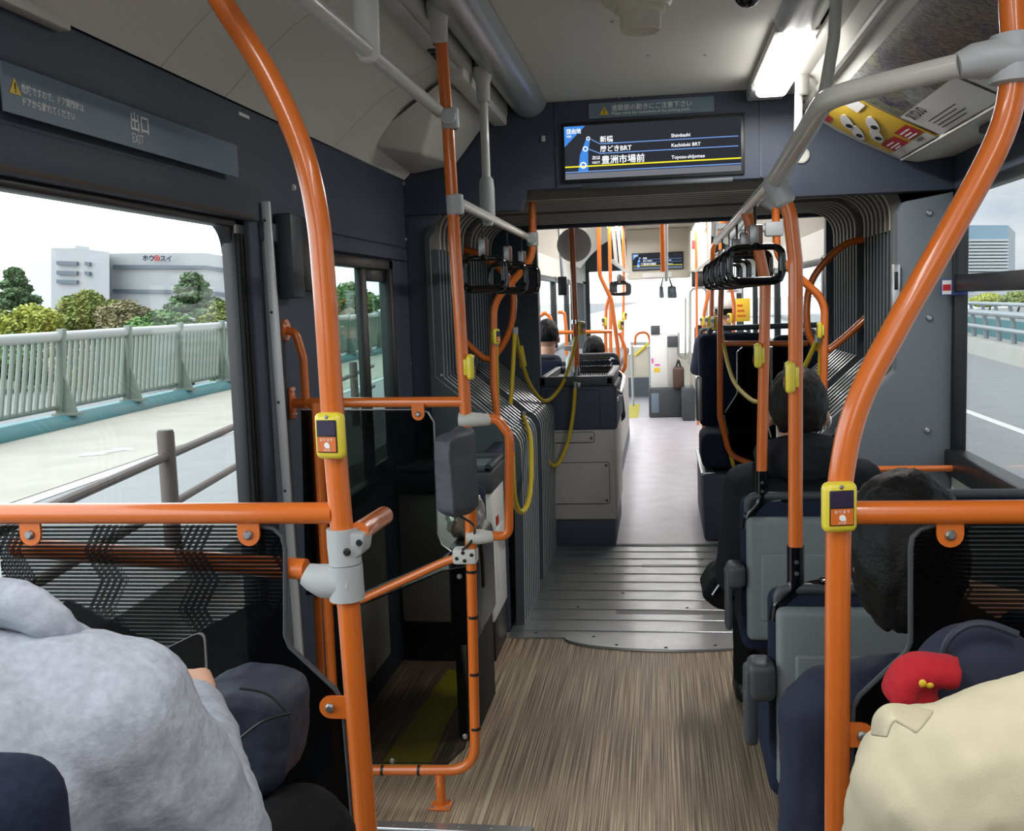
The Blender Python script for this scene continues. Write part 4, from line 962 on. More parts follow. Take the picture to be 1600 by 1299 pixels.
# elastic cords
def cord(pts, lb, ends=()):
    t = thing('safety_cord', lb, 'cord', pts[0]); b = MB(); b.tube(smooth_path(pts, 10), .011, 10); b.build('cord_line', 'rope', t)
    for e in (pts[0], pts[-1]):
        b = MB(); b.tube([e + V((0, 0, .02)), e + V((0, 0, -.014))], .014, 10); b.build('hook_end', 'steel', t)
cord([P(775, 535, 4.5), P(776, 600, 4.6), P(779, 650, 4.7), P(787, 664, 4.8), P(796, 645, 4.9), P(801, 580, 4.95), P(804, 518, 5.0)], 'yellow safety cord hanging in a narrow loop from the left joint pole')
cord([P(805, 518, 5.02), P(815, 565, 5.2), P(830, 605, 5.4), P(852, 627, 5.6), P(876, 605, 5.75), P(893, 560, 5.9), P(904, 506, 6.05)], 'yellow safety cord slung from the joint to the pole on the dark cabinet')
cord([P(899, 603, 5.72), P(895, 650, 5.70), P(886, 695, 5.66), P(868, 728, 5.55), P(848, 708, 5.4), P(833, 675, 5.2), P(818, 650, 5.0)], 'yellow safety cord slung from the cabinet front to the bellows')
cord([P(818, 650, 4.75), P(829, 690, 4.45), P(828, 770, 4.2), P(816, 800, 4.05), P(804, 780, 3.9), P(800, 700, 3.8)], 'yellow safety cord hanging low in front of the left bellows')
cord([P(1125, 495, 6.05), P(1131, 540, 5.9), P(1144, 590, 5.6), P(1164, 617, 5.3), P(1190, 628, 5.0), P(1240, 600, 4.7), P(1278, 530, 4.5)], 'yellow safety cord slung across the right half of the joint')
cord([P(1283, 530, 4.5), P(1280, 600, 4.55), P(1272, 680, 4.7), P(1240, 720, 5.0)], 'yellow safety cord hanging behind the black hooded passenger')
cord([P(1130, 655, 6.0), P(1136, 690, 5.95), P(1148, 735, 5.9)], 'short yellow safety cord on the lower part of the right seat frame')
# ------------------------------------------------------------------ signs and displays
def sticker(name, label, cat, lo, xd, zd, w, h, m, th=.002):
    """thin plate: lo = lower left corner, xd/zd directions"""
    t = thing(name, label, cat, lo); mt = wallmtx(lo, xd, zd)
    b = MB(); b.box((0, 0, -th), (w, h, th), .0008, 1, mtx=mt); b.build('plate', m, t); return t, mt @ Matrix.Translation((0, 0, th + .0006))
def warn_tri(b, mt, x, y, s, b2):
    b.prism([mt @ V((x - s * .58, y, 0)), mt @ V((x + s * .58, y, 0)), mt @ V((x, y + s, 0))], mt.to_3x3() @ V((0, 0, .0006)))
    m2 = mt @ Matrix.Translation((0, 0, .001))
    b2.box((x - s * .05, y + s * .28, 0), (x + s * .05, y + s * .72, .0004), mtx=m2); b2.box((x - s * .05, y + s * .1, 0), (x + s * .05, y + s * .2, .0004), mtx=m2)
ez0, ez1 = PX(372, 283, XL).z, PX(369, 233, XL).z
ey0, ey1 = PX(3, 150, XL + .024).y, PX(371, 258, XL + .024).y
t, mt = sticker('exit_sign', 'slate blue exit sign strip above the exit door', 'sign', (XL + .024, ey0, ez0), (0, 1, 0), (0, 0, 1), ey1 - ey0, ez1 - ez0, 'bluegrey')
for o in list(t.children): pass
h = ez1 - ez0; yy = lambda px, py: PX(px, py, XL + .026).y - ey0
b = MB(); b.text('出口', .040, mt @ Matrix.Translation((yy(219, 205), h * .47, 0)), 'CENTER', bold=.0006); b.text('EXIT', .027, mt @ Matrix.Translation((yy(216, 228), h * .14, 0)), 'CENTER', sx=.85)
b.text('危険ですので、ドア開閉時は', .0155, mt @ Matrix.Translation((yy(34, 155), h * .50, 0)), sx=.92, bold=.0002); b.text('ドアから離れてください', .0155, mt @ Matrix.Translation((yy(34, 170), h * .24, 0)), sx=.92, bold=.0002); b.build('lettering', 'whiteink', t)
b, b2 = MB(), MB(); warn_tri(b, mt, yy(24, 155), h * .40, .026, b2); b.build('warning_triangle', 'amber', t); b2.build('exclamation_mark', 'ink', t)
b = MB()
for px, py in [(458, 293)]: b.lathe([(0, .008), (.007, .007), (.01, .002), (.01, 0)], PX(px, py, XL), (1, 0, 0), 12)
b.box(PX(372, 178, XL) + V((0, 0, -.003)), PX(388, 184, XL) + V((.004, 0, .004)), .001); struct(b.build('trim_12', 'white'))
# notice strip on the bulkhead
nz0 = 2.149
t, mt = sticker('notice_strip', 'slate notice strip with a warning triangle above the big display', 'sign', (-.268, YB - .003, nz0), (1, 0, 0), (0, 0, 1), .498, .060, 'bluegrey')
b = MB(); b.text('連節部の動きにご注意下さい', .0262, mt @ Matrix.Translation((.092, .027, 0)), sx=.94); b.build('lettering', 'whiteink', t); b = MB(); b.text('Please mind the movement of the jointing point.', .0175, mt @ Matrix.Translation((.092, .010, 0)), sx=.92); b.build('lettering', 'whiteink', t)
b, b2 = MB(), MB(); warn_tri(b, mt, .063, .012, .032, b2); b.build('warning_triangle', 'amber', t); b2.build('exclamation_mark', 'ink', t)
def route_display(label, org, w, h, loc, bez=.014, dep=.03):
    """org: lower left corner of the lit field, facing -Y"""
    t = thing('route_display', label, 'display', loc); x0, y, z0 = org
    b = MB(); b.box((x0 - bez, y, z0 - bez), (x0 + w + bez, y + dep, z0 + h + bez), .004); b.build('bezel', 'black', t)
    b = MB(); b.box((x0, y - .003, z0), (x0 + w, y - .0005, z0 + h)); b.build('screen', 'lcd', t)
    mt = wallmtx((x0, y - .0036, z0), (1, 0, 0), (0, 0, 1)); S = lambda u, v, d=0: mt @ V((u * w, (1 - v) * h, d))
    nrm = V((0, -.0003, 0))
    def poly(b, uv): b.prism([S(u, v) for u, v in uv], nrm)
    def ln(b, u0, v0, u1, v1, th):
        b.prism([S(u0, v0 - th), S(u1, v1 - th), S(u1, v1 + th), S(u0, v0 + th)], nrm * 2)
    b = MB(); poly(b, [(0, .01), (.122, .01), (0, .39)]); poly(b, [(.128, .24), (.150, .24), (.136, .5), (.134, .86), (.076, .86), (.088, .55)]); b.build('blue_graphics', 'lcdblue', t)
    b = MB()
    for v, u0 in ((.36, .205), (.54, .205)): ln(b, u0, v, .985, v, .008)
    ln(b, .155, .27, .205, .36, .008); ln(b, .14, .45, .205, .54, .008); ln(b, 0, .865, 1, .865, .009); b.build('pale_lines', 'lcdline', t)
    b = MB(); ln(b, 0, .765, 1, .765, .012); b.build('yellow_line', 'lcdyellow', t)
    b = MB(); ln(b, 0, .99, 1, .99, .0); poly(b, [(0, .89), (1, .89), (1, 1), (0, 1)]); b.build('footer_band', emis_once('lcd_footer', c(108, 110, 116), 1.0), t)
    for u, v, r in ((.138, .25, .038), (.120, .44, .05), (.106, .745, .062)):
        b = MB(); q = S(u, v, .0008); b.lathe([(r * h, 0), (r * h, .0004), (r * h * .62, .0004), (r * h * .62, 0)], q, (0, -1, 0), 24); b.build('stop_ring', 'lcdwhite', t)
    def T(s_, u, v, k, al='LEFT', sx=1):
        b = MB(); b.text(s_, k * h, mt @ Matrix.Translation((u * w, (1 - v) * h, .0008)), al, sx=sx, bold=.012 * k * h); b.build('lettering', 'lcdwhite', t)
    T('経由地', .012, .14, .105, sx=.9); T('VIA', .012, .215, .065); T('新橋', .205, .325, .125); T('勝どきBRT', .205, .505, .125); T('豊洲市場前', .21, .725, .165)
    T('次は', .157, .645, .08); T('NEXT', .157, .725, .06); T('Shimbashi', .61, .315, .09); T('Kachidoki BRT', .61, .495, .09); T('Toyosu-shijomae', .61, .715, .09)
    return t
_em = {}
def emis_once(n, col, s):
    if n not in _em: _em[n] = emis(n, col, s)
    return _em[n]
route_display('big route display lit on the bulkhead before the joint', (-.368, YB - .012, 1.911), .70, .212, (0, YB - .02, 1.9))
b = MB(); b.box((-.30, 4.245, 1.872), (.30, YB, 1.889), .004); struct(b.build('trim_13', 'darkgrey'))
t = thing('bulkhead_latch', 'black latch with a metal clip above the notice strip', 'latch', P(977, 145, YB - .02))
q = P(977, 146, YB - .012); b = MB(); b.box(q + V((-.028, -.012, -.012)), q + V((.028, .012, .02)), .004); b.build('latch_body', 'black', t)
b = MB(); b.box(q + V((-.031, -.016, -.02)), q + V((-.021, .005, .012)), .002); b.box(q + V((.021, -.016, -.02)), q + V((.031, .005, .012)), .002); b.build('clip', 'steel', t)
t = thing('bulkhead_sensor', 'tiny grey sensor left of the big display', 'sensor', P(849, 217, YB)); q = P(849, 217, YB - .002); b = MB(); b.box(q + V((-.008, -.008, -.012)), q + V((.008, .004, .012)), .003); b.build('sensor_body', 'clamp', t)
t = thing('round_button', 'small round white speaker disc on the bulkhead right of the big display', 'speaker', P(1252, 243, YB)); q = P(1252, 243, YB - .001)
b = MB(); b.lathe([(0, .006), (.024, .006), (.026, .010), (.031, .008), (.032, 0)], q, (0, -1, 0), 24); b.build('disc', 'beige2', t)
# ceiling vent and dome camera
q = V((-.035, 2.83, 2.222)); t = thing('ceiling_vent', 'round white vent nozzle on the ceiling', 'vent', q)
b = MB(); b.lathe([(.105, 0), (.10, -.022), (.084, -.026), (.076, -.04), (.0, -.04)], q, (0, 0, 1), 32); b.build('vent_base', 'cream', t)
b = MB(); b.lathe([(.068, -.036), (.066, -.05), (.055, -.055), (.0535, -.098), (.049, -.099), (.046, -.085), (.045, -.078), (0, -.078)], q, (0, 0, 1), 32); b.build('nozzle', 'cream', t)
q = P(1168, -2, 2.75); t = thing('dome_camera', 'small glossy black dome camera on the ceiling at the top edge', 'camera', q)
b = MB(); b.lathe([(0, 0), (.034, 0), (.034, .02), (0, .02)], V((q.x, q.y, 2.20)), (0, 0, 1), 20); b.ball(q + V((0, 0, .012)), .034, sub=3); b.build('dome', 'gloss', t)
# posters on the right duct
def duct_pt(s, y, off=.006):
    """point on the right duct profile, s in metres of x"""
    pf = [p for p in rprof if p[0] >= .6 and p[0] <= 1.0]
    for a, e in zip(pf, pf[1:]):
        if s <= e[0] or e is pf[-1]:
            k = (s - a[0]) / (e[0] - a[0]); z = a[1] + (e[1] - a[1]) * k; d = V((e[0] - a[0], 0, e[1] - a[1])).normalized(); n = V((d.z, 0, -d.x)); return V((s, y, z)) + n * off
def poster(name, label, s0, s1, y0, y1, m, off=.005):
    t = thing(name, label, 'poster', duct_pt(s0, y0, off)); k = 10
    b = MB(); b.sheet([[duct_pt(s0 + (s1 - s0) * i / k, y, off) for i in range(k + 1)] for y in (y1, (y0 + y1) / 2, y0)]); b.sheet([[duct_pt(s0 + (s1 - s0) * i / k, y, off - .0012) for i in range(k + 1)] for y in (y0, (y0 + y1) / 2, y1)])
    b.build('sheet', m, t); return t
def citymat():
    m = mat('night_city_print', c(40, 42, 52), .35); n = m.node_tree.nodes; l = m.node_tree.links; b = n['Principled BSDF']
    tcn = n.new('ShaderNodeTexCoord'); mp = n.new('ShaderNodeMapping'); mp.inputs['Rotation'].default_value = (0, 0, .35); mp.inputs['Scale'].default_value = (5, 3.4, 1); l.new(tcn.outputs['Object'], mp.inputs[0])
    v = n.new('ShaderNodeTexVoronoi'); v.inputs['Scale'].default_value = 2.2; l.new(mp.outputs[0], v.inputs['Vector'])
    r = n.new('ShaderNodeValToRGB'); l.new(v.outputs['Color'], r.inputs[0]); e = r.color_ramp.elements; r.color_ramp.interpolation = 'CONSTANT'
    e[0].position = 0; e[0].color = c(44, 54, 92); e[1].position = .3; e[1].color = c(92, 92, 84)
    for p_, k in ((.45, c(104, 122, 84)), (.6, c(90, 98, 112)), (.75, c(150, 162, 170)), (.88, c(58, 66, 100))): x = e.new(p_); x.color = k
    br = n.new('ShaderNodeTexBrick'); br.inputs['Scale'].default_value = 9; br.inputs['Color1'].default_value = c(30, 32, 40); br.inputs['Color2'].default_value = c(190, 178, 150); br.inputs['Mortar'].default_value = c(16, 17, 22); br.inputs['Mortar Size'].default_value = .04; l.new(mp.outputs[0], br.inputs['Vector'])
    mx = n.new('ShaderNodeMix'); mx.data_type = 'RGBA'; mx.inputs['Factor'].default_value = .6; l.new(r.outputs[0], mx.inputs['A']); l.new(br.outputs[0], mx.inputs['B']); l.new(mx.outputs['Result'], b.inputs['Base Color']); return m
cm = citymat()
poster('night_city_poster', 'large dark poster of a city at night behind the grey overhead rail', .625, .80, 2.35, 3.62, cm)
poster('night_city_poster', 'dark city poster above the right grab pole nearest the camera', .625, .92, 1.45, 2.33, cm)
def on_duct(b, s_, y, string, size, sx=1, bold=0):
    """text that reads along -Y (towards the camera side), letters standing towards the middle of the bus"""
    a, e = duct_pt(s_ - .02, y), duct_pt(s_ + .02, y); up = (a - e).normalized()
    b.text(string, size, wallmtx(duct_pt(s_, y, .009), (0, -1, 0), up), sx=sx, bold=bold)
def bar(b, s_, y, l_, w=.0035, off=.0095):
    b.prism([duct_pt(s_, y, off), duct_pt(s_ + w, y, off), duct_pt(s_ + w, y - l_, off), duct_pt(s_, y - l_, off)], V((0, 0, -.0006)))
t = poster('notice_sheet', 'white notice sheet with large black heading beside the yellow poster', .80, .925, 2.98, 3.60, 'paper', .007)
b = MB(); on_duct(b, .835, 3.56, 'SKYDUO', .052, .8, .0015); 
for k in range(4): bar(b, .862 + .014 * k, 3.50, .30 - .04 * (k % 2))
b.build('lettering', 'ink', t)
t = poster('notice_sheet', 'white notice sheet headed in black capitals near the right grab pole clamp', .80, .925, 2.36, 2.95, 'paper', .008)
b = MB(); on_duct(b, .845, 2.92, 'TOKYO BRT', .055, .9, .0015)
for k in range(4): bar(b, .866 + .013 * k, 2.90, .34 - .05 * (k % 2))
b.build('lettering', 'ink', t)
t = poster('yellow_poster', 'yellow and red advertising poster with white shoes at the end of the duct', .63, .925, 3.64, 4.17, 'posteryellow', .006)
def patch(pts, m, nm, off):
    b = MB()
    for q in pts:
        k = 5; s0, s1, y0, y1 = q
        b.sheet([[duct_pt(s0 + (s1 - s0) * i / k, y, off) for i in range(k + 1)] for y in (y1, y0)])
    b.build(nm, m, t)
for q_ in [(.83, .885, 3.66, 3.84), (.84, .89, 3.88, 4.10), (.63, .66, 4.06, 4.16)]: patch([q_], 'signred', 'red_field', .0085)
for q_ in [(.89, .924, 3.65, 4.16), (.64, .70, 3.66, 3.80)]: patch([q_], 'paper', 'white_band', .0082)
b = MB()
for (s_, y, a) in [(.70, 4.0, .6), (.76, 3.85, .5), (.75, 4.07, .3), (.80, 3.98, .7)]:
    n_ = 14; ring_ = [duct_pt(s_ + .024 * math.sin(q) * (1 + .25 * math.cos(q)) + .02 * math.cos(q), y + .085 * math.cos(q), .0085) for q in [2 * PI * i / n_ for i in range(n_)]]
    b.prism(ring_, V((0, 0, -.001)))
b.build('shoe_print', 'white', t)
b = MB()
for (s_, y, a) in [(.70, 4.0, .6), (.76, 3.85, .5), (.75, 4.07, .3), (.80, 3.98, .7)]:
    b.prism([duct_pt(s_ + .011 * math.sin(q) + .012, y + .03 + .03 * math.cos(q), .0095) for q in [2 * PI * i / 12 for i in range(12)]], V((0, 0, -.0008)))
b.build('shoe_opening', 'ink', t)
b = MB(); on_duct(b, .91, 3.80, 'WORRY', .026, .8); b.build('lettering', 'ink', t)
b = MB()
for s_, y, l_ in [(.853, 4.06, .10), (.868, 4.07, .13), (.88, 4.05, .08), (.845, 3.81, .12), (.86, 3.81, .09), (.873, 3.82, .12)]: bar(b, s_, y, l_, .005, .0105)
b.build('fine_print', 'whiteink', t)
# small notice on the right window post
q = PX(1487, 450, XR); t, mt = sticker('window_notice', 'small red and blue notice on the front post of the right window', 'sign', P(1470, 462, 4.19), (1, 0, 0), (0, 0, 1), .098, .062, 'signblue')
b = MB(); b.box((.004, .004, 0), (.038, .058, .0006), mtx=mt); b.build('white_field', 'paper', t); b = MB(); b.box((.006, .018, .0008), (.036, .042, .0012), mtx=mt); b.build('red_field', 'signred', t)
b = MB(); b.text('80', .032, mt @ Matrix.Translation((.052, .014, .0012)), bold=.001); b.build('lettering', 'whiteink', t)
# wall bracket bar on the right, white box and folding seat on the left
t = thing('wall_bar', 'short thin orange bar fixed to the right wall below the window', 'handrail', (XR, 4.1, .74))
q1 = PX(1468, 726, XR); q1 = V((XR, 4.12, .725)); q0 = V((.62, 4.12, .725)); b = MB(); b.tube([q0, q1], .0125, 14); b.box(q1 + V((-.008, -.022, -.045)), q1 + V((0, .022, .045)), .003); b.build('bar_tube', 'orange', t)
b = MB()
for dz in (-.033, .033): bolt(b, q1 + V((-.008, 0, dz)), V((-1, 0, 0)), .006, .003)
b.build('bolt', 'steel', t)
b = MB(); b.tube([q0, V((.62, 4.22, .725))], .0125, 12); b.build('bar_end', 'orange', t)
t = thing('equipment_cabinet', 'white cabinet with a dark grey lid in front of the left bellows', 'cabinet', (-.85, 4.05, 0))
zt = .70
b = MB(); b.box((-1.04, 3.88, .165), (-.665, 4.215, .69), .012); b.build('cabinet_body', 'white', t)
b = MB(); b.box((-1.04, 3.865, .685), (-.655, 4.22, .775), .012, 3)
b.box((-1.04, 3.865, .77), (-.655, 3.90, .795), .008); b.box((-1.04, 4.18, .77), (-.655, 4.22, .80), .008); b.box((-.69, 3.865, .77), (-.655, 4.22, .795), .008); b.build('cabinet_lid', 'darkgrey', t)
b = MB(); b.box((-1.03, 3.905, .7755), (-.695, 4.175, .779)); b.build('tray_mat', 'midgrey', t)
b = MB(); b.box((-1.03, 3.90, .001), (-.67, 4.2, .17), .004); b.build('plinth', 'black', t)
b = MB(); b.box((-.6655, 3.96, .28), (-.661, 4.16, .52), .004); b.build('side_hatch', 'white', t); b = MB(); b.box((-.6655, 3.98, .535), (-.660, 4.03, .57), .002); b.build('red_tag', 'signred', t)
t = thing('folding_seat', 'black folded tip-up seat on the left wall beside the looped frame', 'seat', (-.85, 3.35, 0))
b = MB(); b.box((-.69, 3.14, .32), (-.60, 3.56, .66), .035, 4); b.build('seat_pad', 'black', t)
b = MB(); b.box((-.68, 3.16, .001), (-.615, 3.55, .33), .015); b.build('seat_base', 'rubber', t)
b = MB(); b.box((-.72, 3.50, .30), (-.63, 3.60, .78), .03, 3); b.build('seat_back', 'seatcloth', t)
b = MB(); b.tube([V((-.645, 3.14, .33)), V((-.62, 3.10, .18)), V((-.63, 3.12, .06))], .012, 10); b.build('hinge_arm', 'steel', t)
t = thing('foil_bag', 'crinkled silver foil bag on the folded seat', 'bag', (-.78, 3.25, .6))
b = MB(); b.ball((-.655, 3.3, .72), (.055, .13, .085), sub=4)
for v in b.bm.verts:
    n_ = noise.noise(v.co * 22) * .02 + noise.noise(v.co * 50) * .008; v.co += (v.co - V((-.655, 3.3, .72))).normalized() * n_
    v.co.z = max(v.co.z, .661)
b.build('foil_cover', 'foil', t)
b = MB(); b.tube(smooth_path([V((-.62, 3.2, .75)), V((-.588, 3.2, .66)), V((-.587, 3.22, .5))]), .006, 8); b.build('carry_strap', 'black', t)
# ------------------------------------------------------------------ seats of the rear section (right side)
def seat(label, x0, y, w, zb, zt, ztop, zf, group='grey shelled passenger seats', arm=None, shellm='midgrey'):
    t = thing('bus_seat', label, 'seat', (x0 + w / 2, y + .25, zf), group); zs = zb + .02
    b = MB(); b.box((x0 + .012, y, zb), (x0 + w - .012, y + .04, zt), .018, 3); b.box((x0 + .05, y - .006, zb + .06), (x0 + w - .05, y + .01, zt - .10), .015, 3); b.build('back_shell', shellm, t)
    b = MB(); b.box((x0, y + .035, zs + .02), (x0 + w, y + .10, ztop), .025, 3); b.build('backrest', 'seatcloth', t)
    b = MB(); b.tube(fillet([V((x0 + .02, y + .05, ztop - .06)), V((x0 + .02, y + .045, ztop + .004)), V((x0 + w - .02, y + .045, ztop + .004)), V((x0 + w - .02, y + .05, ztop - .06))], .03, 5), .013, 12); b.build('top_grip', 'darkgrey', t)
    b = MB(); b.box((x0, y + .05, zs - .07), (x0 + w, y + .47, zs + .03), .03, 3); b.build('seat_cushion', 'seatcloth', t)
    b = MB(); b.box((x0 + .12, y + .12, zf + .0005), (x0 + w - .12, y + .36, zs - .07), .01); b.build('pedestal', 'darkgrey', t)
    if arm:
        (ax0, ay0, ax1, ay1), (hx0, hy0, hx1, hy1) = arm; lo, hi = P(ax0, ay1, y), P(ax1, ay0, y); b = MB(); b.box((lo.x, y - .005, lo.z), (hi.x, y + .055, hi.z), .010, 3)
        lo, hi = P(hx0, hy1, y - .012), P(hx1, hy0, y - .012); b.box((lo.x, y - .012, lo.z), (hi.x + .01, y + .07, hi.z), .018, 4); b.build('armrest', 'darkgrey', t)
    return t
s1 = P(1160, 850, 2.9)
seat('grey shelled seat directly in front of the black hooded passenger, aisle side', s1.x, 2.90, .40, P(1165, 1003, 2.9).z, P(1200, 810, 2.9).z, P(1200, 782, 2.9).z, 0, arm=((1134, 890, 1144, 986), (1136, 884, 1160, 922)))
seat('grey shelled window seat beside the black hooded passenger', s1.x + .43, 2.90, .42, P(1165, 1003, 2.9).z, P(1450, 800, 2.9).z, P(1450, 779, 2.9).z, 0, arm=None)
s2 = P(1205, 1000, 2.2)
seat('grey shelled seat with a black pole bracket in front of the navy jacket, aisle side', s2.x, 2.20, .40, P(1210, 1235, 2.2).z, P(1240, 953, 2.2).z, P(1240, 932, 2.2).z, 0, arm=((1164, 1046, 1184, 1166), (1170, 1040, 1206, 1100)))
seat('grey shelled window seat beside the seat with the near pole bracket', s2.x + .43, 2.20, .42, P(1210, 1235, 2.2).z, P(1240, 953, 2.2).z, P(1240, 932, 2.2).z, 0, arm=None)
# ------------------------------------------------------------------ front section fittings
t = thing('side_cabinet', 'tall cabinet with a dark top and grey front at the entry to the front section', 'cabinet', (-.46, 6.2, 0))
CX0, CX1, CY0, CY1 = -.675, -.262, 5.79, 6.72
b = MB(); b.box((CX0, CY0 + .02, .001), (CX1 - .012, CY1, .165), .006); b.build('plinth', 'navy', t)
b = MB(); b.box((CX0, CY0 + .004, .165), (CX1, CY1, .69), .012); b.build('cabinet_body', 'boxgrey', t)
b = MB(); b.box((CX0 - .01, CY0, .688), (CX1 + .012, CY1, .94), .014, 3); b.build('dark_top', 'navy', t)
b = MB(); b.box((CX0 - .01, CY0, .938), (CX1 + .0, CY0 + .05, .995), .01); b.box((CX0 - .01, CY1 - .05, .938), (CX1, CY1, .995), .01); b.box((CX0 - .01, CY0, .938), (CX0 + .03, CY1, .995), .01); b.box((CX1 - .05, CY0, .938), (CX1, CY1, .995), .012); b.build('tray_rim', 'darkgrey', t)
b = MB(); b.box((CX0 + .02, CY0 + .04, .939), (CX1 - .04, CY1 - .04, .95)); b.build('tray_mat', 'steel', t)
for (x0, x1, z0, z1) in ((-.645, -.38, .615, .675), (-.64, -.30, .26, .50)):
    b = MB(); b.box((x0, CY0 - .001, z0), (x1, CY0 + .006, z1), .014, 3); o = b.build('front_panel', 'boxgrey', t); b = MB()
    b.tube(fillet([V((x0, CY0 - .001, z0)), V((x1, CY0 - .001, z0)), V((x1, CY0 - .001, z1)), V((x0, CY0 - .001, z1)), V((x0, CY0 - .001, z0))], .015, 4), .0016, 6); b.build('panel_seam', 'ink', o)
    b = MB()
    for x in (x0 + .018, x1 - .018):
        for z in ((z0 + .018, z1 - .018) if z1 - z0 > .1 else (z0 + .025,)): bolt(b, V((x, CY0 - .001, z)), V((0, -1, 0)), .008, .003)
    b.build('screw', 'darkgrey', o)
b = MB(); b.tube(fillet([V((-.65, CY0 - .001, .69)), V((-.65, CY0 - .001, .915)), V((-.345, CY0 - .001, .915)), V((-.345, CY0 - .001, .69))], .015, 4), .0014, 6); b.build('panel_seam', 'ink', t)
b = MB(); b.tube(fillet([V((CX1 - .005, 5.90, .90)), V((CX1 + .03, 5.92, .88)), V((CX1 + .03, 6.5, .93)), V((CX1 - .005, 6.52, .96))], .03, 5), .016, 12); b.box((CX1 - .02, 5.86, .84), (CX1 + .02, 6.6, .872), .01); b.build('side_grip', 'chrome', t)
b = MB(); q = P(901, 602, CY0 - .004); b.box(q + V((-.022, -.006, -.014)), q + V((.022, .006, .014)), .004); b.build('cord_clip', 'steel', t)
t = thing('wire_basket', 'low black wire basket standing on the dark cabinet top', 'basket', (-.42, 6.5, .95))
q0, q1 = V((-.56, 6.30, .951)), V((-.31, 6.64, 1.045)); b = MB()
for z in (q0.z + .004, .985, 1.015, q1.z): b.tube([V((q0.x, q0.y, z)), V((q1.x, q0.y, z)), V((q1.x, q1.y, z)), V((q0.x, q1.y, z))], .004 if z < 1.04 else .006, 6, closed=True)
for k in range(18):
    x = q0.x + (q1.x - q0.x) * k / 17; b.tube([V((x, q0.y, q1.z)), V((x, q0.y, q0.z + .003)), V((x, q1.y, q0.z + .003)), V((x, q1.y, q1.z))], .0022, 5)
b.build('wire_frame', 'black', t)
t = thing('spray_bottle', 'clear white spray bottle standing on the dark cabinet behind the pole', 'bottle', P(893, 560, 6.25)); q = V((P(893, 560, 6.22).x, 6.22, .952))
b = MB(); b.lathe([(0, 0), (.035, 0), (.036, .02), (.036, .11), (.014, .15), (.012, .17), (0, .17)], q, (0, 0, 1), 16); b.build('bottle_body', mat('milky_plastic', c(214, 222, 226), .3), t)
b = MB(); b.box(q + V((-.045, -.012, .17)), q + V((.02, .012, .2)), .006); b.build('spray_head', 'white', t)
def fpole(lb, pts, r=.0165, fil=.15, name='grab_pole', zb=None, zt=None):
    pts = [V(p) for p in pts]
    if zb is not None: pts.append(V((pts[-1].x, pts[-1].y, zb)))
    if zt is not None: pts.insert(0, V((pts[0].x, pts[0].y, zt)))
    t = thing(name, lb, 'grab pole', pts[-1]); b = MB(); b.tube(fillet(pts, fil, 6), r, 12); b.build('pole_tube', 'orange', t); return t
def down(x, y, z0, z1): return [V((x, y, z1)), V((x, y, z0))]
q = P(901, 575, 6.0)
t = fpole('straight orange pole standing on the dark cabinet', [P(892, 340, 6.0), P(899, 500, 6.0), V((q.x, 6.0, .99))]); b = MB(); b.tube([V((q.x, 6.0, .952)), V((q.x, 6.0, 1.04))], .020, 14); b.build('foot', 'chrome', t)
b = MB(); b.tube([P(899, 506, 5.98), P(899, 500, 5.98)], .022, 12); b.build('cord_ring', 'chrome', t)
fpole('curved orange pole in the left half of the front section, nearest of its row', [P(935, 345, 8.0), P(937, 430, 8.0), P(955, 468, 8.0), P(965, 540, 8.0), P(968, 615, 8.0)], zb=.93, zt=2.2)
fpole('orange pole crossing behind the curved pole on the left of the front section', [P(952, 345, 9.5), P(954, 450, 9.5), P(954, 530, 9.5)], zb=.93, zt=2.2)
fpole('thin orange pole left of the far display', [P(974, 375, 10.5), P(975, 437, 10.5), P(972, 560, 10.5)], .014, zb=.93, zt=2.2)
fpole('low orange pole bent forward over the left seats of the front section', [P(953, 462, 8.8), P(947, 480, 8.8), P(946, 520, 8.8)], .015, zb=.93)
fpole('orange loop handle at the aisle edge of the left front seats', [P(968, 520, 8.2), P(977, 545, 8.2), P(977, 575, 8.2), P(968, 588, 8.2)], .015, .1)
fpole('orange cross bar over the left seats of the front section', [V((XL, 8.6, P(860, 520, 8.6).z)), P(860, 520, 8.6), P(956, 518, 8.6)], .016, 0, 'seat_rail')
fpole('arched orange seat rail at the left front window behind the seated man', [P(842, 495, 8.4), P(852, 488, 8.4), P(861, 497, 8.4), P(861, 530, 8.4)], .016, .1, 'seat_rail', zb=.93)
fpole('second arched orange seat rail further along the left front windows', [P(872, 488, 9.4), P(882, 488, 9.4), P(885, 520, 9.4), P(885, 545, 9.4)], .015, .1, 'seat_rail', zb=.93)
t = fpole('orange pole hanging in the middle of the front aisle', [P(1034, 340, 7.4), P(1036, 425, 7.4)], zt=2.28); b = MB(); b.tube([P(1041, 345, 7.45), P(1041, 440, 7.45)], .013, 10); b.build('grey_tube', 'clamp', t)
fpole('curved orange pole on the right of the front aisle, nearest', [P(1134, 350, 7.2), P(1114, 385, 7.2), P(1112, 470, 7.2), P(1110, 560, 7.2)], zb=.0, zt=2.2)
fpole('straight orange pole behind the curved one on the right of the front aisle', [P(1127, 350, 8.2), P(1126, 400, 8.2), P(1126, 470, 8.2)], zb=.0, zt=2.2)
fpole('thin orange pole by the driver partition', [P(1088, 407, 11.5), P(1089, 560, 11.5), P(1090, 610, 11.5)], .014, zb=0, zt=2.2)
fpole('slanted orange pole on the right of the front section', [P(1108, 400, 9.4), P(1108, 455, 9.4), P(1100, 490, 9.4), P(1098, 570, 9.4)], zb=0, zt=2.2)
fpole('low arched orange rail behind the yellow poster on the right', [P(1130, 447, 8.6), P(1143, 452, 8.6), P(1147, 475, 8.6), P(1146, 530, 8.6)], .015, .12, 'seat_rail', zb=0)
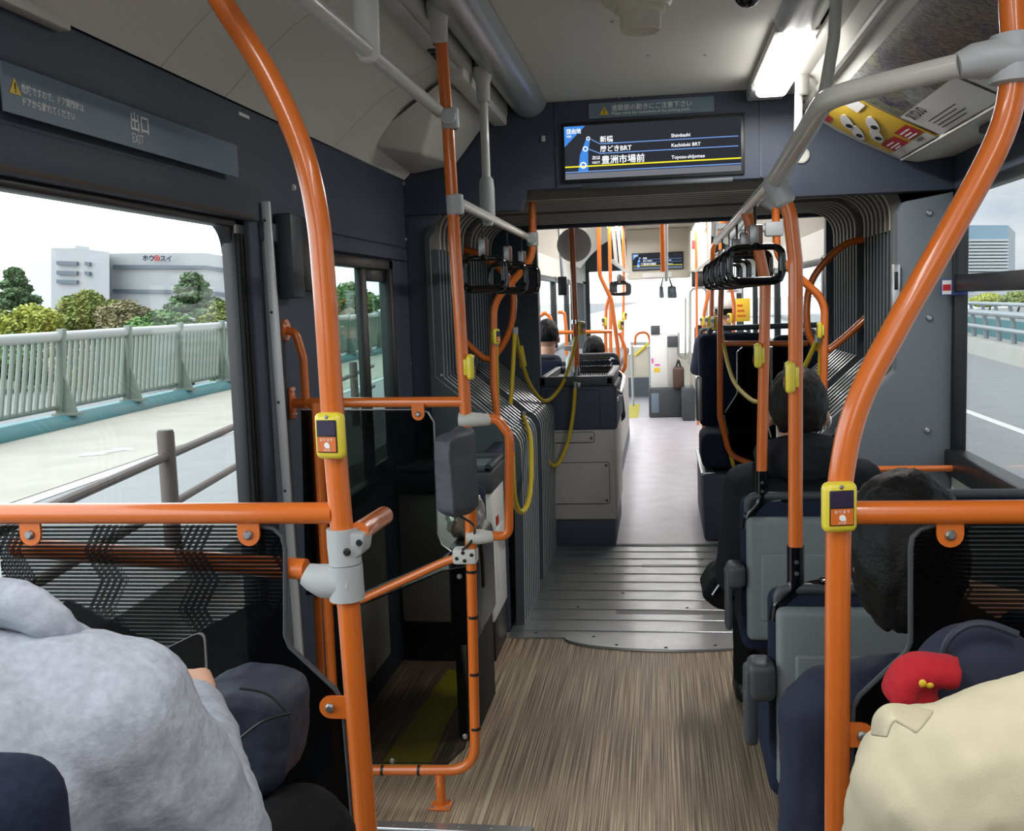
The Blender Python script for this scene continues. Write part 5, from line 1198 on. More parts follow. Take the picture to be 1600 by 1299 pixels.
for px, py, Y, a, lb in [(905, 513, 6.0, 60, 'yellow stop button on the pole standing on the dark cabinet'), (947, 503, 8.8, -50, 'yellow stop button far forward on the left, leftmost of its row'), (967, 508, 8.0, 60, 'yellow stop button on the nearest curved pole in the left of the front section'), (974, 494, 10.5, 60, 'yellow stop button on the thin pole left of the far display'), (1100, 502, 9.4, -60, 'yellow stop button on the slanted pole on the right of the front section'), (1110, 503, 7.2, -60, 'yellow stop button on the nearest curved pole right of the front aisle'), (1121, 505, 6.05, -60, 'yellow stop button on the brown-shaded seat frame on the right'), (1143, 497, 8.6, -60, 'yellow stop button on the low arched rail on the right')]:
    btn(P(px, py, Y), a, lb, 1.15)
for i in range(4):
    y = 8.6 + .35 * i; lb = ['first', 'second', 'third', 'last'][i] + ' hanging strap in the far left row of the front section'
    place(sp, Matrix.Translation((-.33, y, 1.70)) @ RZ(5), lb)['group'] = 'hanging straps in the front section'
t = thing('overhead_rail', 'grey overhead handrail along the left of the front section', 'handrail', (-.33, 8.6, 1.7)); b = MB(); b.tube([V((-.33, 7.6, 1.70)), V((-.33, 11.5, 1.70))], .016, 12); b.build('rail_tube', 'railgrey', t)
for y in (8.2, 9.3, 10.6):
    b = MB(); b.tube([V((-.33, y, 1.70)), V((-.36, y, 2.2))], .015, 10); b.build('hanger_tube', 'railgrey', t)
t = thing('overhead_rail', 'grey overhead handrail along the right of the front section', 'handrail', (.40, 8.6, 1.7)); b = MB(); b.tube([V((.40, 6.6, 1.70)), V((.40, 11.5, 1.70))], .016, 12); b.build('rail_tube', 'railgrey', t)
for y in (8.4, 10.2):
    b = MB(); b.tube([V((.40, y, 1.70)), V((.41, y, 2.2))], .015, 10); b.build('hanger_tube', 'railgrey', t)
# round mirror behind the joint
q = P(897, 383, 6.15); t = thing('round_mirror', 'round grey mirror disc under the ceiling just past the joint', 'mirror', q)
b = MB(); b.lathe([(0, .03), (.05, .026), (.09, .014), (.102, 0), (.1, -.006), (0, -.006)], q, (.1, -1, -.15), 32); b.build('mirror_disc', 'white', t); b = MB(); b.tube([q, q + V((.01, .06, .05)), q + V((0, .06, .5))], .01, 8); b.build('mirror_arm', 'steel', t)
lo, hi = pbox(872, 432, 885, 462, 7.4, .05) if False else (P(872, 462, 7.4), P(885, 432, 7.4) + V((0, .05, 0)))
t = thing('hanging_monitor', 'small black monitor hung over the left windows of the front section', 'monitor', lo); b = MB(); b.box(lo, hi, .006); b.build('monitor_case', 'black', t); b = MB(); b.tube([V(((lo.x + hi.x) / 2, 7.43, hi.z - .01)), V(((lo.x + hi.x) / 2 - .02, 7.43, 2.12))], .012, 8); b.build('monitor_arm', 'clamp', t)
t = thing('yellow_tag', 'yellow-green paper tag hung where the cords meet left of the dark cabinet', 'tag', P(815, 560, 5.3)); b = MB(); b.prism([P(808, 541, 5.3), P(817, 540, 5.3), P(823, 572, 5.3), P(813, 574, 5.3)], (0, .004, 0)); b.build('tag_sheet', 'yellow', t)
# far display housing and fare machine
t = thing('display_housing', 'beige housing over the windshield that carries the far display', 'housing', (0, 12.85, 1.65)); b = MB(); b.box((-.39, 12.83, 1.66), (.39, 13.1, 2.27), .02); b.build('housing_shell', 'cream', t)
b = MB(); b.box((-.20, 12.824, 1.675), (.16, 12.83, 1.735), .002, 1); b.build('notice_label', 'paper', t)
route_display('small far route display over the windshield', (-.31, 12.80, 1.775), .60, .19, (0, 12.8, 1.77), .012, .025)
t = thing('driver_cabinet', 'beige equipment box under the ceiling right of the far display', 'box', (.6, 12.3, 1.75)); q0, q1 = P(1079, 425, 12.0), P(1106, 372, 12.0); b = MB(); b.box((q0.x, 12.0, q0.z), (q1.x, 12.6, q1.z + .1), .02); b.build('box_shell', 'cream', t); b = MB(); b.box((q0.x + .02, 11.995, q1.z - .12), (q0.x + .07, 12.0, q1.z - .02)); b.build('notice_label', 'signred', t)
b = MB(); q2 = P(1086, 425, 12); b.box((q0.x + .02, 12.05, q0.z - .17), (q1.x - .02, 12.4, q0.z + .01), .01); b.build('lower_unit', 'black', t)
t = thing('fare_machine', 'white fare machine on a dark base beside the driver', 'fare machine', (.08, 12.6, 0)); YM = 12.4
def pbox(x0, y0, x1, y1, Y, d): a, e = P(x0, y1, Y), P(x1, y0, Y); return V((a.x, Y, a.z)), V((e.x, Y + d, e.z))
lo, hi = pbox(1017, 522, 1046, 608, YM, .32); b = MB(); b.box(lo, hi, .015); b.build('white_tower', 'white', t)
lo, hi = pbox(1044, 524, 1058, 607, YM - .05, .3); b = MB(); b.box(lo, hi, .012); b.build('grey_tower', 'boxgrey', t); b = MB(); b.box((lo.x, lo.y - .012, hi.z - .14), (hi.x + .01, lo.y + .02, hi.z - .01), .008); b.build('card_reader', 'darkgrey', t)
lo, hi = pbox(1014, 606, 1068, 643, YM - .12, .5); lo.z = .001; b = MB(); b.box(lo, hi, .02); b.build('base', 'darkgrey', t); b = MB(); b.box((lo.x + .03, lo.y - .003, lo.z + .06), (lo.x + .12, lo.y + .002, hi.z - .06), .004); b.build('base_sticker', 'bluegrey', t)
lo, hi = pbox(1017, 509, 1031, 523, YM - .02, .08); b = MB(); b.box(lo, hi, .006); b.build('card_screen', 'darkgrey', t)
b = MB()
for (x0, y0, x1, y1, m) in [(1018, 560, 1021, 568, 'signred'), (1023, 569, 1031, 572, 'signred')]:
    lo, hi = pbox(x0, y0, x1, y1, YM - .003, .004); b.box(lo, hi)
b.build('pink_label', mat('pink_label', c(210, 90, 170), .5), t)
b = MB(); lo, hi = pbox(1022, 575, 1031, 582, YM - .003, .004); b.box(lo, hi); b.build('yellow_label', 'amber', t)
t = thing('brown_bag', 'brown bag standing beside the fare machine', 'bag', P(1061, 605, 12.2)); lo, hi = pbox(1052, 573, 1069, 608, 12.2, .18); b = MB(); b.box(lo, hi, .04, 4); b.build('bag_body', 'leather', t); b = MB(); b.tube(smooth_path([V((lo.x + .04, 12.25, hi.z - .01)), V(((lo.x + hi.x) / 2, 12.25, hi.z + .07)), V((hi.x - .04, 12.25, hi.z - .01))]), .012, 8); b.build('bag_handle', 'black', t)
lo, hi = pbox(1066, 607, 1086, 648, 11.9, .5)
t = thing('driver_step_box', 'dark grey step box beside the fare machine base', 'box', (lo.x, 11.9, 0)); lo.z = .001; b = MB(); b.box(lo, hi, .02); b.build('box_body', 'darkgrey', t)
t = thing('driver_partition', 'white tube frame of the driver cab', 'partition', P(1080, 600, 12.6))
b = MB(); b.tube(fillet([P(1078, 570, 12.6), P(1078, 452, 12.6), P(1104, 448, 12.6), P(1104, 560, 12.6)], .08, 4), .016, 10); b.tube([P(1071, 465, 12.7), P(1071, 560, 12.7)], .012, 8); b.tube(fillet([P(1060, 520, 12.6), P(1060, 555, 12.6), P(1072, 562, 12.6), P(1078, 548, 12.6)], .08, 4), .016, 10); b.build('tube_frame', 'railgrey', t)
lo, hi = pbox(1079, 565, 1100, 605, 12.6, .06); b = MB(); b.box((lo.x, lo.y, .3), hi, .01); b.build('lower_panel', 'cream', t)
t = thing('cab_chair', 'dark driver seat beyond the cab frame', 'seat', P(1092, 560, 13.2)); lo, hi = pbox(1086, 508, 1102, 570, 13.2, .15); b = MB(); b.box(lo, hi, .05, 3); b.build('backrest', 'black', t); b = MB(); b.box((lo.x, 13.2, .001), (hi.x, 13.7, lo.z), .03); b.build('seat_base', 'darkgrey', t)
t = thing('side_box', 'grey wheel box along the left side of the front aisle', 'box', (-.6, 8.5, 0)); b = MB(); b.box((XL + .005, 7.5, .001), (-.33, 10.6, .86), .02); b.build('box_body', 'boxgrey', t); b = MB(); b.box((XL + .005, 7.48, .86), (-.315, 10.62, .93), .02); b.build('box_top', 'darkgrey', t); b = MB(); b.box((-.332, 7.6, .002), (-.326, 10.5, .12)); b.build('kick_plate', 'slate', t)
b = MB(); b.box((XL + .005, 5.89, .001), (-.69, 7.4, .45), .02); struct(b.build('floor_wheel_arch_left', 'boxgrey'))
def fseat(label, x0, x1, y, z0, z1, cush=0.42):
    t = thing('bus_seat', label, 'seat', ((x0 + x1) / 2, y, 0), 'dark seats of the front section'); b = MB(); b.box((x0, y, z0), (x1, y + .09, z1), .03, 3); b.build('backrest', 'seatcloth', t)
    b = MB(); b.box((x0, y + .05, cush), (x1, y + .45, cush + .1), .03, 3); b.build('seat_cushion', 'seatcloth', t); b = MB(); b.tube(fillet([V((x0 + .02, y + .03, z1 - .08)), V((x0 + .02, y + .03, z1 + .03)), V((x1 - .02, y + .03, z1 + .03)), V((x1 - .02, y + .03, z1 - .08))], .04, 4), .016, 10); b.build('top_grip', 'darkgrey', t)
    b = MB(); b.box((x0 + .08, y + .1, .46 if x1 < -.3 and y < 7.4 else .002), (x1 - .08, y + .35, cush), .01); b.build('pedestal', 'darkgrey', t)
fseat('dark seat with a grey top grip behind the wire basket, aisle side', -.62, -.27, 6.92, .56, 1.02, .60); fseat('dark seat with a grey top grip behind the wire basket, window side', -1.02, -.66, 6.92, .50, 1.02, .55)
# rear-facing seat block on the right with its frame
t = thing('bus_seat', 'tall navy double seat on a dark block right of the front aisle', 'seat', (.6, 6.4, 0), 'dark seats of the front section')
b = MB(); b.box((.235, 5.95, .001), (1.10, 7.0, .40), .02); b.build('seat_block', 'navy', t)
b = MB(); b.box((.232, 6.35, .62), (.66, 6.48, 1.19), .04, 3); b.build('backrest', 'seatcloth', t); b = MB(); b.box((.68, 6.35, .62), (1.08, 6.48, 1.17), .04, 3); b.build('backrest', 'seatcloth', t)
b = MB(); b.box((.225, 5.96, .42), (1.08, 6.38, .63), .05, 3); b.build('seat_cushion', 'seatcloth', t)
b = MB(); b.tube(fillet([V((.30, 6.42, 1.15)), V((.30, 6.42, 1.225)), V((1.0, 6.42, 1.225)), V((1.0, 6.42, 1.15))], .04, 4), .017, 10); b.build('top_grip', 'darkgrey', t)
b = MB(); b.box((.20, 6.0, .70), (.235, 6.12, .96), .012, 3); b.build('armrest', 'steel', t)
b = MB(); b.box((.222, 5.965, .385), (.30, 6.9, .405), .004); b.build('metal_strip', 'silver', t)
t = thing('tube_barrier', 'brown-shaded orange tube frame with a dark sheet before the navy double seat', 'frame', P(1125, 700, 5.9))
b = MB(); b.tube(fillet([P(1127, 450, 5.92), P(1125, 500, 5.92), P(1125, 650, 5.92), P(1140, 712, 5.92), P(1200, 735, 5.92), P(1262, 735, 5.92)], .12, 6), .0165, 12); b.tube([P(1126, 537, 5.92), P(1262, 537, 5.92)], .015, 12); b.build('frame_tube', 'orange', t)
b = MB(); b.prism([P(x, y, 5.93) for x, y in [(1133, 645), (1152, 615), (1152, 550), (1160, 543), (1262, 543), (1262, 728), (1205, 728), (1145, 705)]], (0, .006, 0)); b.build('dark_sheet', smk, t); b = MB(); b.tube([P(x, y, 5.93) for x, y in [(1133, 645), (1152, 615), (1152, 550), (1160, 543)]], .004, 8); b.build('edge_trim', 'steel', t)
fseat('dark seat with a high grip further up on the right of the front section', .30, .72, 8.3, .5, 1.13)
for px0, py0, px1, py1, Y, m, lb in [(1149, 466, 1172, 503, 9.0, 'amber', 'yellow notice hung on the right side of the front section'), (1134, 444, 1162, 459, 9.6, 'paper', 'white notice with blue marks above the yellow notice')]:
    lo, hi = pbox(px0, py0, px1, py1, Y, .006); t = thing('hung_notice', lb, 'sign', lo); b = MB(); b.box(lo, hi, .001); b.build('board', m, t)
    b = MB()
    for k in range(3): b.box((lo.x + .015, Y - .002, lo.z + (hi.z - lo.z) * (.2 + .22 * k)), (lo.x + (hi.x - lo.x) * (.7 - .1 * k), Y, lo.z + (hi.z - lo.z) * (.3 + .22 * k)))
    b.build('printed_marks', 'orange' if m == 'amber' else 'lcdblue' if False else 'signblue', t)
    b = MB(); b.tube([V(((lo.x + hi.x) / 2, Y + .01, hi.z - .02)), V(((lo.x + hi.x) / 2, Y + .01, 2.3))], .006, 6); b.build('hanging_rod', 'steel', t)
t = thing('side_mirror', 'dark pair of mirrors hanging outside the windshield', 'mirror', P(1036, 455, 15.3))
for x0, x1 in ((1030, 1036), (1043, 1056)):
    b = MB(); b.prism([P(x0, 447, 15.3), P(x1, 447, 15.3), P(x1 + 2, 466, 15.3), P(x0, 466, 15.3)], (0, .1, 0), .02); b.build('mirror_head', 'slate', t)
b = MB(); b.tube([P(1033, 448, 15.3), V((P(1040, 430, 15.3).x, 15.08, 1.86)), P(1050, 448, 15.3)], .015, 8); b.build('mirror_bracket', 'black', t)
t = thing('entry_rail', 'orange and yellow rails at the front entrance', 'handrail', P(995, 600, 13.6))
b = MB(); b.tube(fillet([P(992, 540, 13.6), P(993, 521, 13.6), P(1012, 519, 13.6), P(1016, 535, 13.6)], .1, 5), .016, 10); b.build('orange_arch', 'orange', t); b = MB(); b.tube([P(992, 556, 13.6), P(1014, 536, 13.6)], .018, 10); b.build('yellow_bar', 'yellow', t); b = MB(); b.tube([P(985, 537, 13.62), P(1016, 537, 13.62)], .02, 10); b.build('grey_bar', 'clamp', t)
b = MB(); lo, hi = pbox(986, 542, 1017, 588, 13.63, .03); b.box(lo, hi, .006); b.build('rail_panel', 'cream', t)
for x in (987, 1015):
    b = MB(); b.tube([P(x, 540, 13.62), V((P(x, 540, 13.62).x, 13.62, .002))], .016, 8); b.build('rail_post', 'clamp', t)
# ------------------------------------------------------------------ people
def tex(name, size):
    t = bpy.data.textures.get(name) or bpy.data.textures.new(name, 'CLOUDS'); t.noise_scale = size; t.noise_depth = 2; return t
def soft(o, vox, smooth=4, wrinkle=0.0, wsize=.08, wrinkle2=0.0):
    m = o.modifiers.new('union', 'REMESH'); m.mode = 'VOXEL'; m.voxel_size = vox; m.use_smooth_shade = True
    m = o.modifiers.new('soften', 'SMOOTH'); m.factor = .6; m.iterations = smooth
    if wrinkle:
        m = o.modifiers.new('folds', 'DISPLACE'); m.texture = tex('cloth_%g' % wsize, wsize); m.strength = wrinkle; m.mid_level = .5; m.texture_coords = 'GLOBAL'
    if wrinkle2:
        m = o.modifiers.new('creases', 'DISPLACE'); m.texture = tex('crease_%g' % (wsize * .35), wsize * .35); m.strength = wrinkle2; m.mid_level = .5; m.texture_coords = 'GLOBAL'
    return o
def limb(b, pts, rr, seg=14):
    """round-ended tapered limb"""
    pts = [V(p) for p in pts]; out = []; ro = []
    a = (pts[0] - pts[1]).normalized(); e = (pts[-1] - pts[-2]).normalized(); sc_ = lambda r, k: (r[0] * k, r[1] * k) if isinstance(r, tuple) else r * k
    mean = lambda r: (r[0] + r[1]) / 2 if isinstance(r, tuple) else r
    for k, h in ((.15, .7), (.6, .55), (.88, .3)): out.append(pts[0] + a * mean(rr[0]) * h); ro.append(sc_(rr[0], k))
    out += pts; ro += list(rr)
    for k, h in ((.88, .3), (.6, .55), (.15, .7)): out.append(pts[-1] + e * mean(rr[-1]) * h); ro.append(sc_(rr[-1], k))
    b.tube(out, ro, seg)
def hand(b, w, d, up, side, curl=.7):
    """palm and five separate bent fingers; w wrist, d forward, up back of the hand, side = thumb side (+1/-1 along d x up)"""
    d, up = V(d).normalized(), V(up).normalized(); s = d.cross(up).normalized() * side; w = V(w)
    limb(b, [w, w + d * .045, w + d * .085], [(.022, .016), (.036, .014), (.038, .012)], 12) if False else None
    for k in range(4):
        o = (1.5 - k) * .0195; base = w + d * .082 + s * o
        limb(b, [w + s * o * .5, w + d * .045 + s * o, base], [.015, .013, .0105], 10)
        ln = (.040, .046, .042, .033)[k]; p0 = base; dd = d
        pts = [p0]; 
        for q in range(3):
            a = curl * (.35 + .5 * q); dd = (d * math.cos(a) - up * math.sin(a)).normalized(); p0 = p0 + dd * ln * (1, .75, .6)[q]; pts.append(p0)
        limb(b, pts, [.0095, .009, .0082, .007], 10)
    t0 = w + d * .022 + s * .026; limb(b, [t0, t0 + (d * .6 + s * .8).normalized() * .038 - up * .008, t0 + (d * .6 + s * .8).normalized() * .04 + d * .03 - up * .02], [.012, .0105, .008], 10)
def person(label, mats, hip, sho, neck, head, knees, feet, arms, shw=.19, look=(0, 0), hairk=1.0, nape=-.05, vox=.009, zf=0, wr=.012, ear=True, torso=(.17, .115), name='person', mask=False, sleeve=1.0, cap=None, hairm='hair', long=False):
    top, bot = mats; t = thing(name, label, 'person', (hip[0], hip[1], zf)); hip, sho, neck, head = V(hip), V(sho), V(neck), V(head)
    wx, wy = torso; mid = hip.lerp(sho, .5); HM = Matrix.Translation(head) @ Matrix.Rotation(look[0], 4, 'Z') @ Matrix.Rotation(look[1], 4, 'X')
    def torso_(b, k):
        b_ = [hip + V((0, 0, -.06)), hip, mid, hip.lerp(sho, .8), sho, sho.lerp(neck, .75)]
        limb(b, b_, [(wx * .9 + k, wy + k), (wx + k, wy * 1.1 + k), (wx * .93 + k, wy + k), (wx * 1.08 + k, wy * 1.08 + k), (wx * .98 + k, wy * .85 + k), (.075 + k, .075 + k)], 20)
        for a in arms: limb(b, [sho + V((0, 0, -.02)), V(a[0])], [.07 + k, .062 + k], 12)
    def arms_(b, k, s=1.0):
        for a in arms: limb(b, [a[0], a[1], a[2]], [(.056 + k) * s, (.047 + k) * s, (.034 + k) * s], 14)
    def legs_(b, k):
        for i, (kn, ft) in enumerate(zip(knees, feet)):
            sx = (-1, 1)[i] * wx * .5; limb(b, [hip + V((sx, .02, -.02)), hip.lerp(V(kn), .5) + V((sx * .5, 0, -.0)), V(kn)], [.088 + k, .08 + k, .06 + k], 14); limb(b, [V(kn), V(kn).lerp(V(ft), .35), V(ft) + V((0, -.02, .09))], [.06 + k, .056 + k, .038 + k], 14)
    b = MB()
    b.ball(HM @ V((0, -.012, .022)), (.075, .092, .098), HM.to_3x3(), 3); b.ball(HM @ V((0, .025, -.045)), (.056, .068, .07), HM.to_3x3(), 3); b.ball(HM @ V((0, .06, -.085)), (.028, .026, .022), HM.to_3x3(), 2)
    b.ball(HM @ V((0, .096, -.03)), (.013, .018, .022), HM.to_3x3(), 2); limb(b, [HM @ V((0, .085, .012)), HM @ V((0, .1, -.03))], [.009, .013], 8); limb(b, [HM @ V((-.03, .078, .018)), HM @ V((.03, .078, .018))], [.012, .012], 8); limb(b, [HM @ V((-.018, .084, -.064)), HM @ V((.018, .084, -.064))], [.008, .008], 8)
    limb(b, [neck + V((0, -.01, -.06)), neck, HM @ V((0, -.015, -.07))], [.066, .056, .054], 14)
    if ear:
        for s in (-1, 1): b.ball(HM @ V((s * .081, -.012, -.012)), (.010, .020, .032), HM.to_3x3() @ Matrix.Rotation(s * .35, 3, 'Z'), 2)
    torso_(b, -.015); arms_(b, -.012); legs_(b, -.015)
    for i, a in enumerate(arms): d = (V(a[2]) - V(a[1])).normalized(); u_ = V((0, 0, 1)) - d * d.z; hand(b, V(a[2]) + d * .01, d, u_ if u_.length > .1 else V((0, -1, 0)), (1 if i == 0 else -1), a[3] if len(a) > 3 else .7)
    soft(b.build('body', 'skin', t), min(vox, .007), 3)
    b = MB()
    for s in (-1, 1): b.ball(HM @ V((s * .031, .077, .0)), .0125, sub=2)
    b.build('eyes', 'white', t)
    b = MB(); torso_(b, .008); arms_(b, .008, sleeve); soft(b.build('jacket', top, t), vox, 5, wr, .11, wr * .5)
    b = MB(); legs_(b, .006); b.ball(hip + V((0, 0, -.02)), (wx, wy * 1.15, .09), sub=3); soft(b.build('trousers', bot, t), vox, 4, wr * .8, .1)
    for ft in feet:
        b = MB(); f = V(ft); limb(b, [f + V((0, -.05, .045)), f + V((0, .03, .05)), f + V((0, .14, .032))], [.042, .045, .034], 12)
        o = soft(b.build('shoe', 'black', t), .008, 4)
    # hair: a shell over the back and top of the skull, clear of the face and ears
    b = MB(); b.ball((0, 0, 0), 1, sub=5); dead = []
    for v in b.bm.verts:
        d = v.co.copy(); x, y, z = d
        if long:
            if (y > .62 and z < .45) or z < -.93: dead.append(v)
        elif (y > .42 and z < .52) or z < nape / .118 or (z < .02 and y > -.02 and abs(x) > .3) or (z < -.15 and y > -.25): dead.append(v)
    bmesh.ops.delete(b.bm, geom=dead, context='VERTS')
    for v in b.bm.verts:
        d = v.co.copy(); f = noise.noise(d * 3.2) * .006 + noise.noise(V((d.x * 14, d.y * 14, d.z * 5))) * .0035 + noise.noise(V((d.x * 34, d.y * 34, d.z * 8))) * .0018
        lo = max(0, -d.z) * (0 if long else 1); r = V((.083 - .010 * lo, .104 - .012 * lo, .112)) * hairk; v.co = HM @ (V((d.x * r.x, d.y * r.y - .014, d.z * r.z * (1.22 if long and d.z < 0 else 1) + .022)) + d * f)
    o = b.build('hair', hairm, t, angle=1.4); m = o.modifiers.new('thickness', 'SOLIDIFY'); m.thickness = .016; m.offset = -1
    if mask:
        b = MB()
        for s in (-1, 1): b.tube(smooth_path([HM @ V((s * .085, .03, -.03)), HM @ V((s * .093, -.02, -.012)), HM @ V((s * .088, -.04, -.035)), HM @ V((s * .07, .05, -.08))]), .0022, 6)
        b.box((-.05, .085, -.1), (.05, .105, -.025), .02, 3, mtx=HM); b.build('face_mask', 'paper', t)
    if cap:
        b = MB(); b.ball((0, 0, 0), 1, sub=3)
        bmesh.ops.delete(b.bm, geom=[v for v in b.bm.verts if v.co.z < -.05], context='VERTS')
        for v in b.bm.verts: v.co = HM @ V((v.co.x * .095, v.co.y * .115 - .012, v.co.z * .12 + .03))
        o = b.build('cap', cap, t); m = o.modifiers.new('thickness', 'SOLIDIFY'); m.thickness = .006
    return t, HM
def collar_ring(t, ce, rx, ry, r, m, name='hood', tilt=.3, back=1.0, wr=.014):
    b = MB(); n = 20; pts = []
    for k in range(n):
        a = 2 * PI * k / n; y = math.sin(a); pts.append(V(ce) + V((rx * math.cos(a), ry * y, -tilt * ry * y + (.0 if y > 0 else -.02 * back))))
    b.tube(pts, [(r * (1 + .5 * back * max(0, -math.sin(2 * PI * k / n))), r * (1 + .9 * back * max(0, -math.sin(2 * PI * k / n)))) for k in range(n)], 12, closed=True)
    return soft(b.build(name, m, t), .008, 3, wr, .07, wr * .5)
# 1: grey fleece, left foreground, looking down at a phone
shoR = P(150, 1118, .78); elb = P(312, 1345, .84); wri = P(288, 1128, 1.04)
sh_mid = P(-170, 1090, .76); hipL = V((sh_mid.x, .56, .74)); kx = P(478, 1300, 1.24)
t, _ = person('person in a heather grey fleece bent over a phone, left foreground', ('heather', 'trouser'), hipL, sh_mid, P(-110, 960, .80), P(-270, 820, .86),
    [(-.74, 1.1, .76), kx], [(-.74, 1.12, .2), (kx.x, 1.23, .2)],
    [(sh_mid + V((-.19, 0, -.03)), sh_mid + V((-.24, .08, -.25)), V((-.76, .98, .88))), (shoR, elb, wri, 1.15)], look=(.15, -.6), vox=.007, zf=.2, wr=.016, torso=(.185, .13), sleeve=1.25)
hb = MB(); q = P(20, 985, .80)
hb.tube(smooth_path([P(-120, 960, .86), P(-20, 945, .80), P(40, 955, .78), P(90, 990, .79), P(120, 1020, .84), P(60, 1010, .95)]), [(.019, .024)] * 41, 14)
soft(hb.build('hood', 'heather', t), .007, 4, .012, .07, .008)
ph = thing('smartphone', 'dark smartphone held above the lap of the person in grey fleece', 'phone', P(285, 1025, 1.27))
A_, B_, C_, D_ = P(321, 982, 1.29), P(325, 1046, 1.25), P(195, 1112, 1.14), P(190, 1046, 1.18)
nn = (B_ - A_).cross(D_ - A_).normalized(); nn = nn if nn.y > 0 else -nn
def rrect(k): 
    cs = [A_, B_, C_, D_]; ce = sum(cs, V()) / 4; cs = [ce + (p - ce) * k for p in cs]; return fillet([(cs[0] + cs[3]) / 2] + cs + [(cs[0] + cs[3]) / 2], .010, 4)[:-1]
b = MB(); b.prism(rrect(1), nn * .008, .0015); b.build('phone_case', mat('phone_case_black', c(120, 122, 124), .3), ph)
b = MB(); b.prism([p - nn * .0008 for p in rrect(.93)], nn * .0012); b.build('phone_screen', mat('phone_glass', c(20, 21, 24), .08), ph)
bg_ = thing('shoulder_bag', 'slate navy nylon bag on the lap of the person in grey fleece', 'bag', P(385, 1240, 1.26))
b = MB(); b.prism([P(x, y, 1.20) for x, y in [(270, 1262), (262, 1125), (285, 1096), (325, 1080), (362, 1076), (400, 1084), (438, 1094), (444, 1135), (440, 1220), (415, 1255)]], (0, .12, 0), .02)
soft(b.build('bag_body', 'navybag', bg_), .006, 4, .010, .07, .005)
b = MB(); b.tube(smooth_path([P(375, 1076, 1.192), P(415, 1084, 1.19), P(440, 1104, 1.187), P(454, 1122, 1.187)]), .0016, 8); b.tube(smooth_path([P(370, 1158, 1.186), P(410, 1128, 1.184), P(456, 1114, 1.187)]), .0018, 6); b.build('zip', 'black', bg_)
sb = thing('bus_seat', 'dark seat back corner in the bottom left corner, behind the grey fleece', 'seat', (-.62, .5, .2), 'dark seats of the front section' if False else None)
e_ = P(34, 1290, .50); b = MB(); b.box((e_.x - .40, .49, .75), (e_.x + .004, .56, P(10, 1222, .50).z), .03, 5); b.build('backrest', 'seatcloth', sb); b = MB(); b.box((e_.x - .40, .52, .60), (e_.x, .95, .70), .03, 3); b.build('seat_cushion', 'seatcloth', sb); b = MB(); b.box((e_.x - .3, .56, .2005), (e_.x - .1, .85, .60), .01); b.build('pedestal', 'darkgrey', sb)
# 2: beige coat, right foreground
sh_mid = V((.61, .90, 1.135)); shl = P(1465, 1225, .90); el = P(1392, 1440, .92)
t, _ = person('person in a beige trench coat with a shoulder tab, right foreground', ('coat', 'trouser'), V((.52, .62, .66)), sh_mid, V((.60, .95, 1.25)), V((.68, 1.02, 1.39)),
    [(.42, 1.12, .70), (.66, 1.12, .70)], [(.42, 1.14, .2), (.66, 1.14, .2)], [(shl, el, (.42, 1.12, .82)), ((.80, .92, 1.0), (.86, .98, .8), (.68, 1.15, .8))], look=(-.3, -.4), vox=.008, zf=.2, wr=.018, torso=(.195, .145), sleeve=1.15)
collar_ring(t, (.61, .93, 1.225), .10, .09, .026, 'coat', 'collar', .15, .6, .006)
U = smooth_path([P(x, y, .835) for x, y in [(1356, 1150), (1360, 1118), (1380, 1098), (1412, 1096), (1464, 1106)]], 5)
Lw = smooth_path([P(x, y, .79) for x, y in [(1380, 1152), (1388, 1132), (1398, 1122), (1412, 1130), (1434, 1146)]], 5)
b = MB(); rows = [[u, (u + w_) / 2 + V((0, -.004, .002)), w_] for u, w_ in zip(U, Lw)]
b.sheet(rows); o = b.build('shoulder_tab', 'coat', t); m = o.modifiers.new('thickness', 'SOLIDIFY'); m.thickness = .005
m = o.modifiers.new('round', 'SUBSURF'); m.levels = 1; m.render_levels = 1
bk = thing('backpack', 'dark navy backpack held on the lap before the beige coat', 'bag', P(1520, 1040, 1.2))
b = MB(); b.ball(P(1530, 1070, 1.2), (.075, .06, .075), sub=4); b.box(P(1450, 1250, 1.18), P(1590, 1050, 1.18) + V((0, .1, 0)), .04, 4); soft(b.build('bag_body', 'navycloth', bk), .006, 4, .006, .08)
b = MB(); b.tube(smooth_path([P(1470, 1035, 1.165), P(1482, 1000, 1.16), P(1510, 978, 1.16), P(1545, 976, 1.16), P(1590, 992, 1.16)]), .0045, 8); b.build('piping', 'navybag', bk)
rp = thing('red_pouch', 'red felt pouch on top of the navy backpack', 'pouch', P(1445, 1070, 1.14))
b = MB(); b.tube(smooth_path([P(1400, 1095, 1.12), P(1418, 1056, 1.12), P(1450, 1045, 1.12), P(1492, 1052, 1.12)]), [(.018, .03)] * 25, 12); b.ball(P(1425, 1085, 1.13), (.026, .03, .03), sub=3); soft(b.build('pouch_body', 'red', rp), .005, 3, .008, .05)
b = MB(); b.ball(P(1440, 1066, 1.095), .006); b.ball(P(1452, 1069, 1.095), .005); b.build('charm', 'amber', rp)
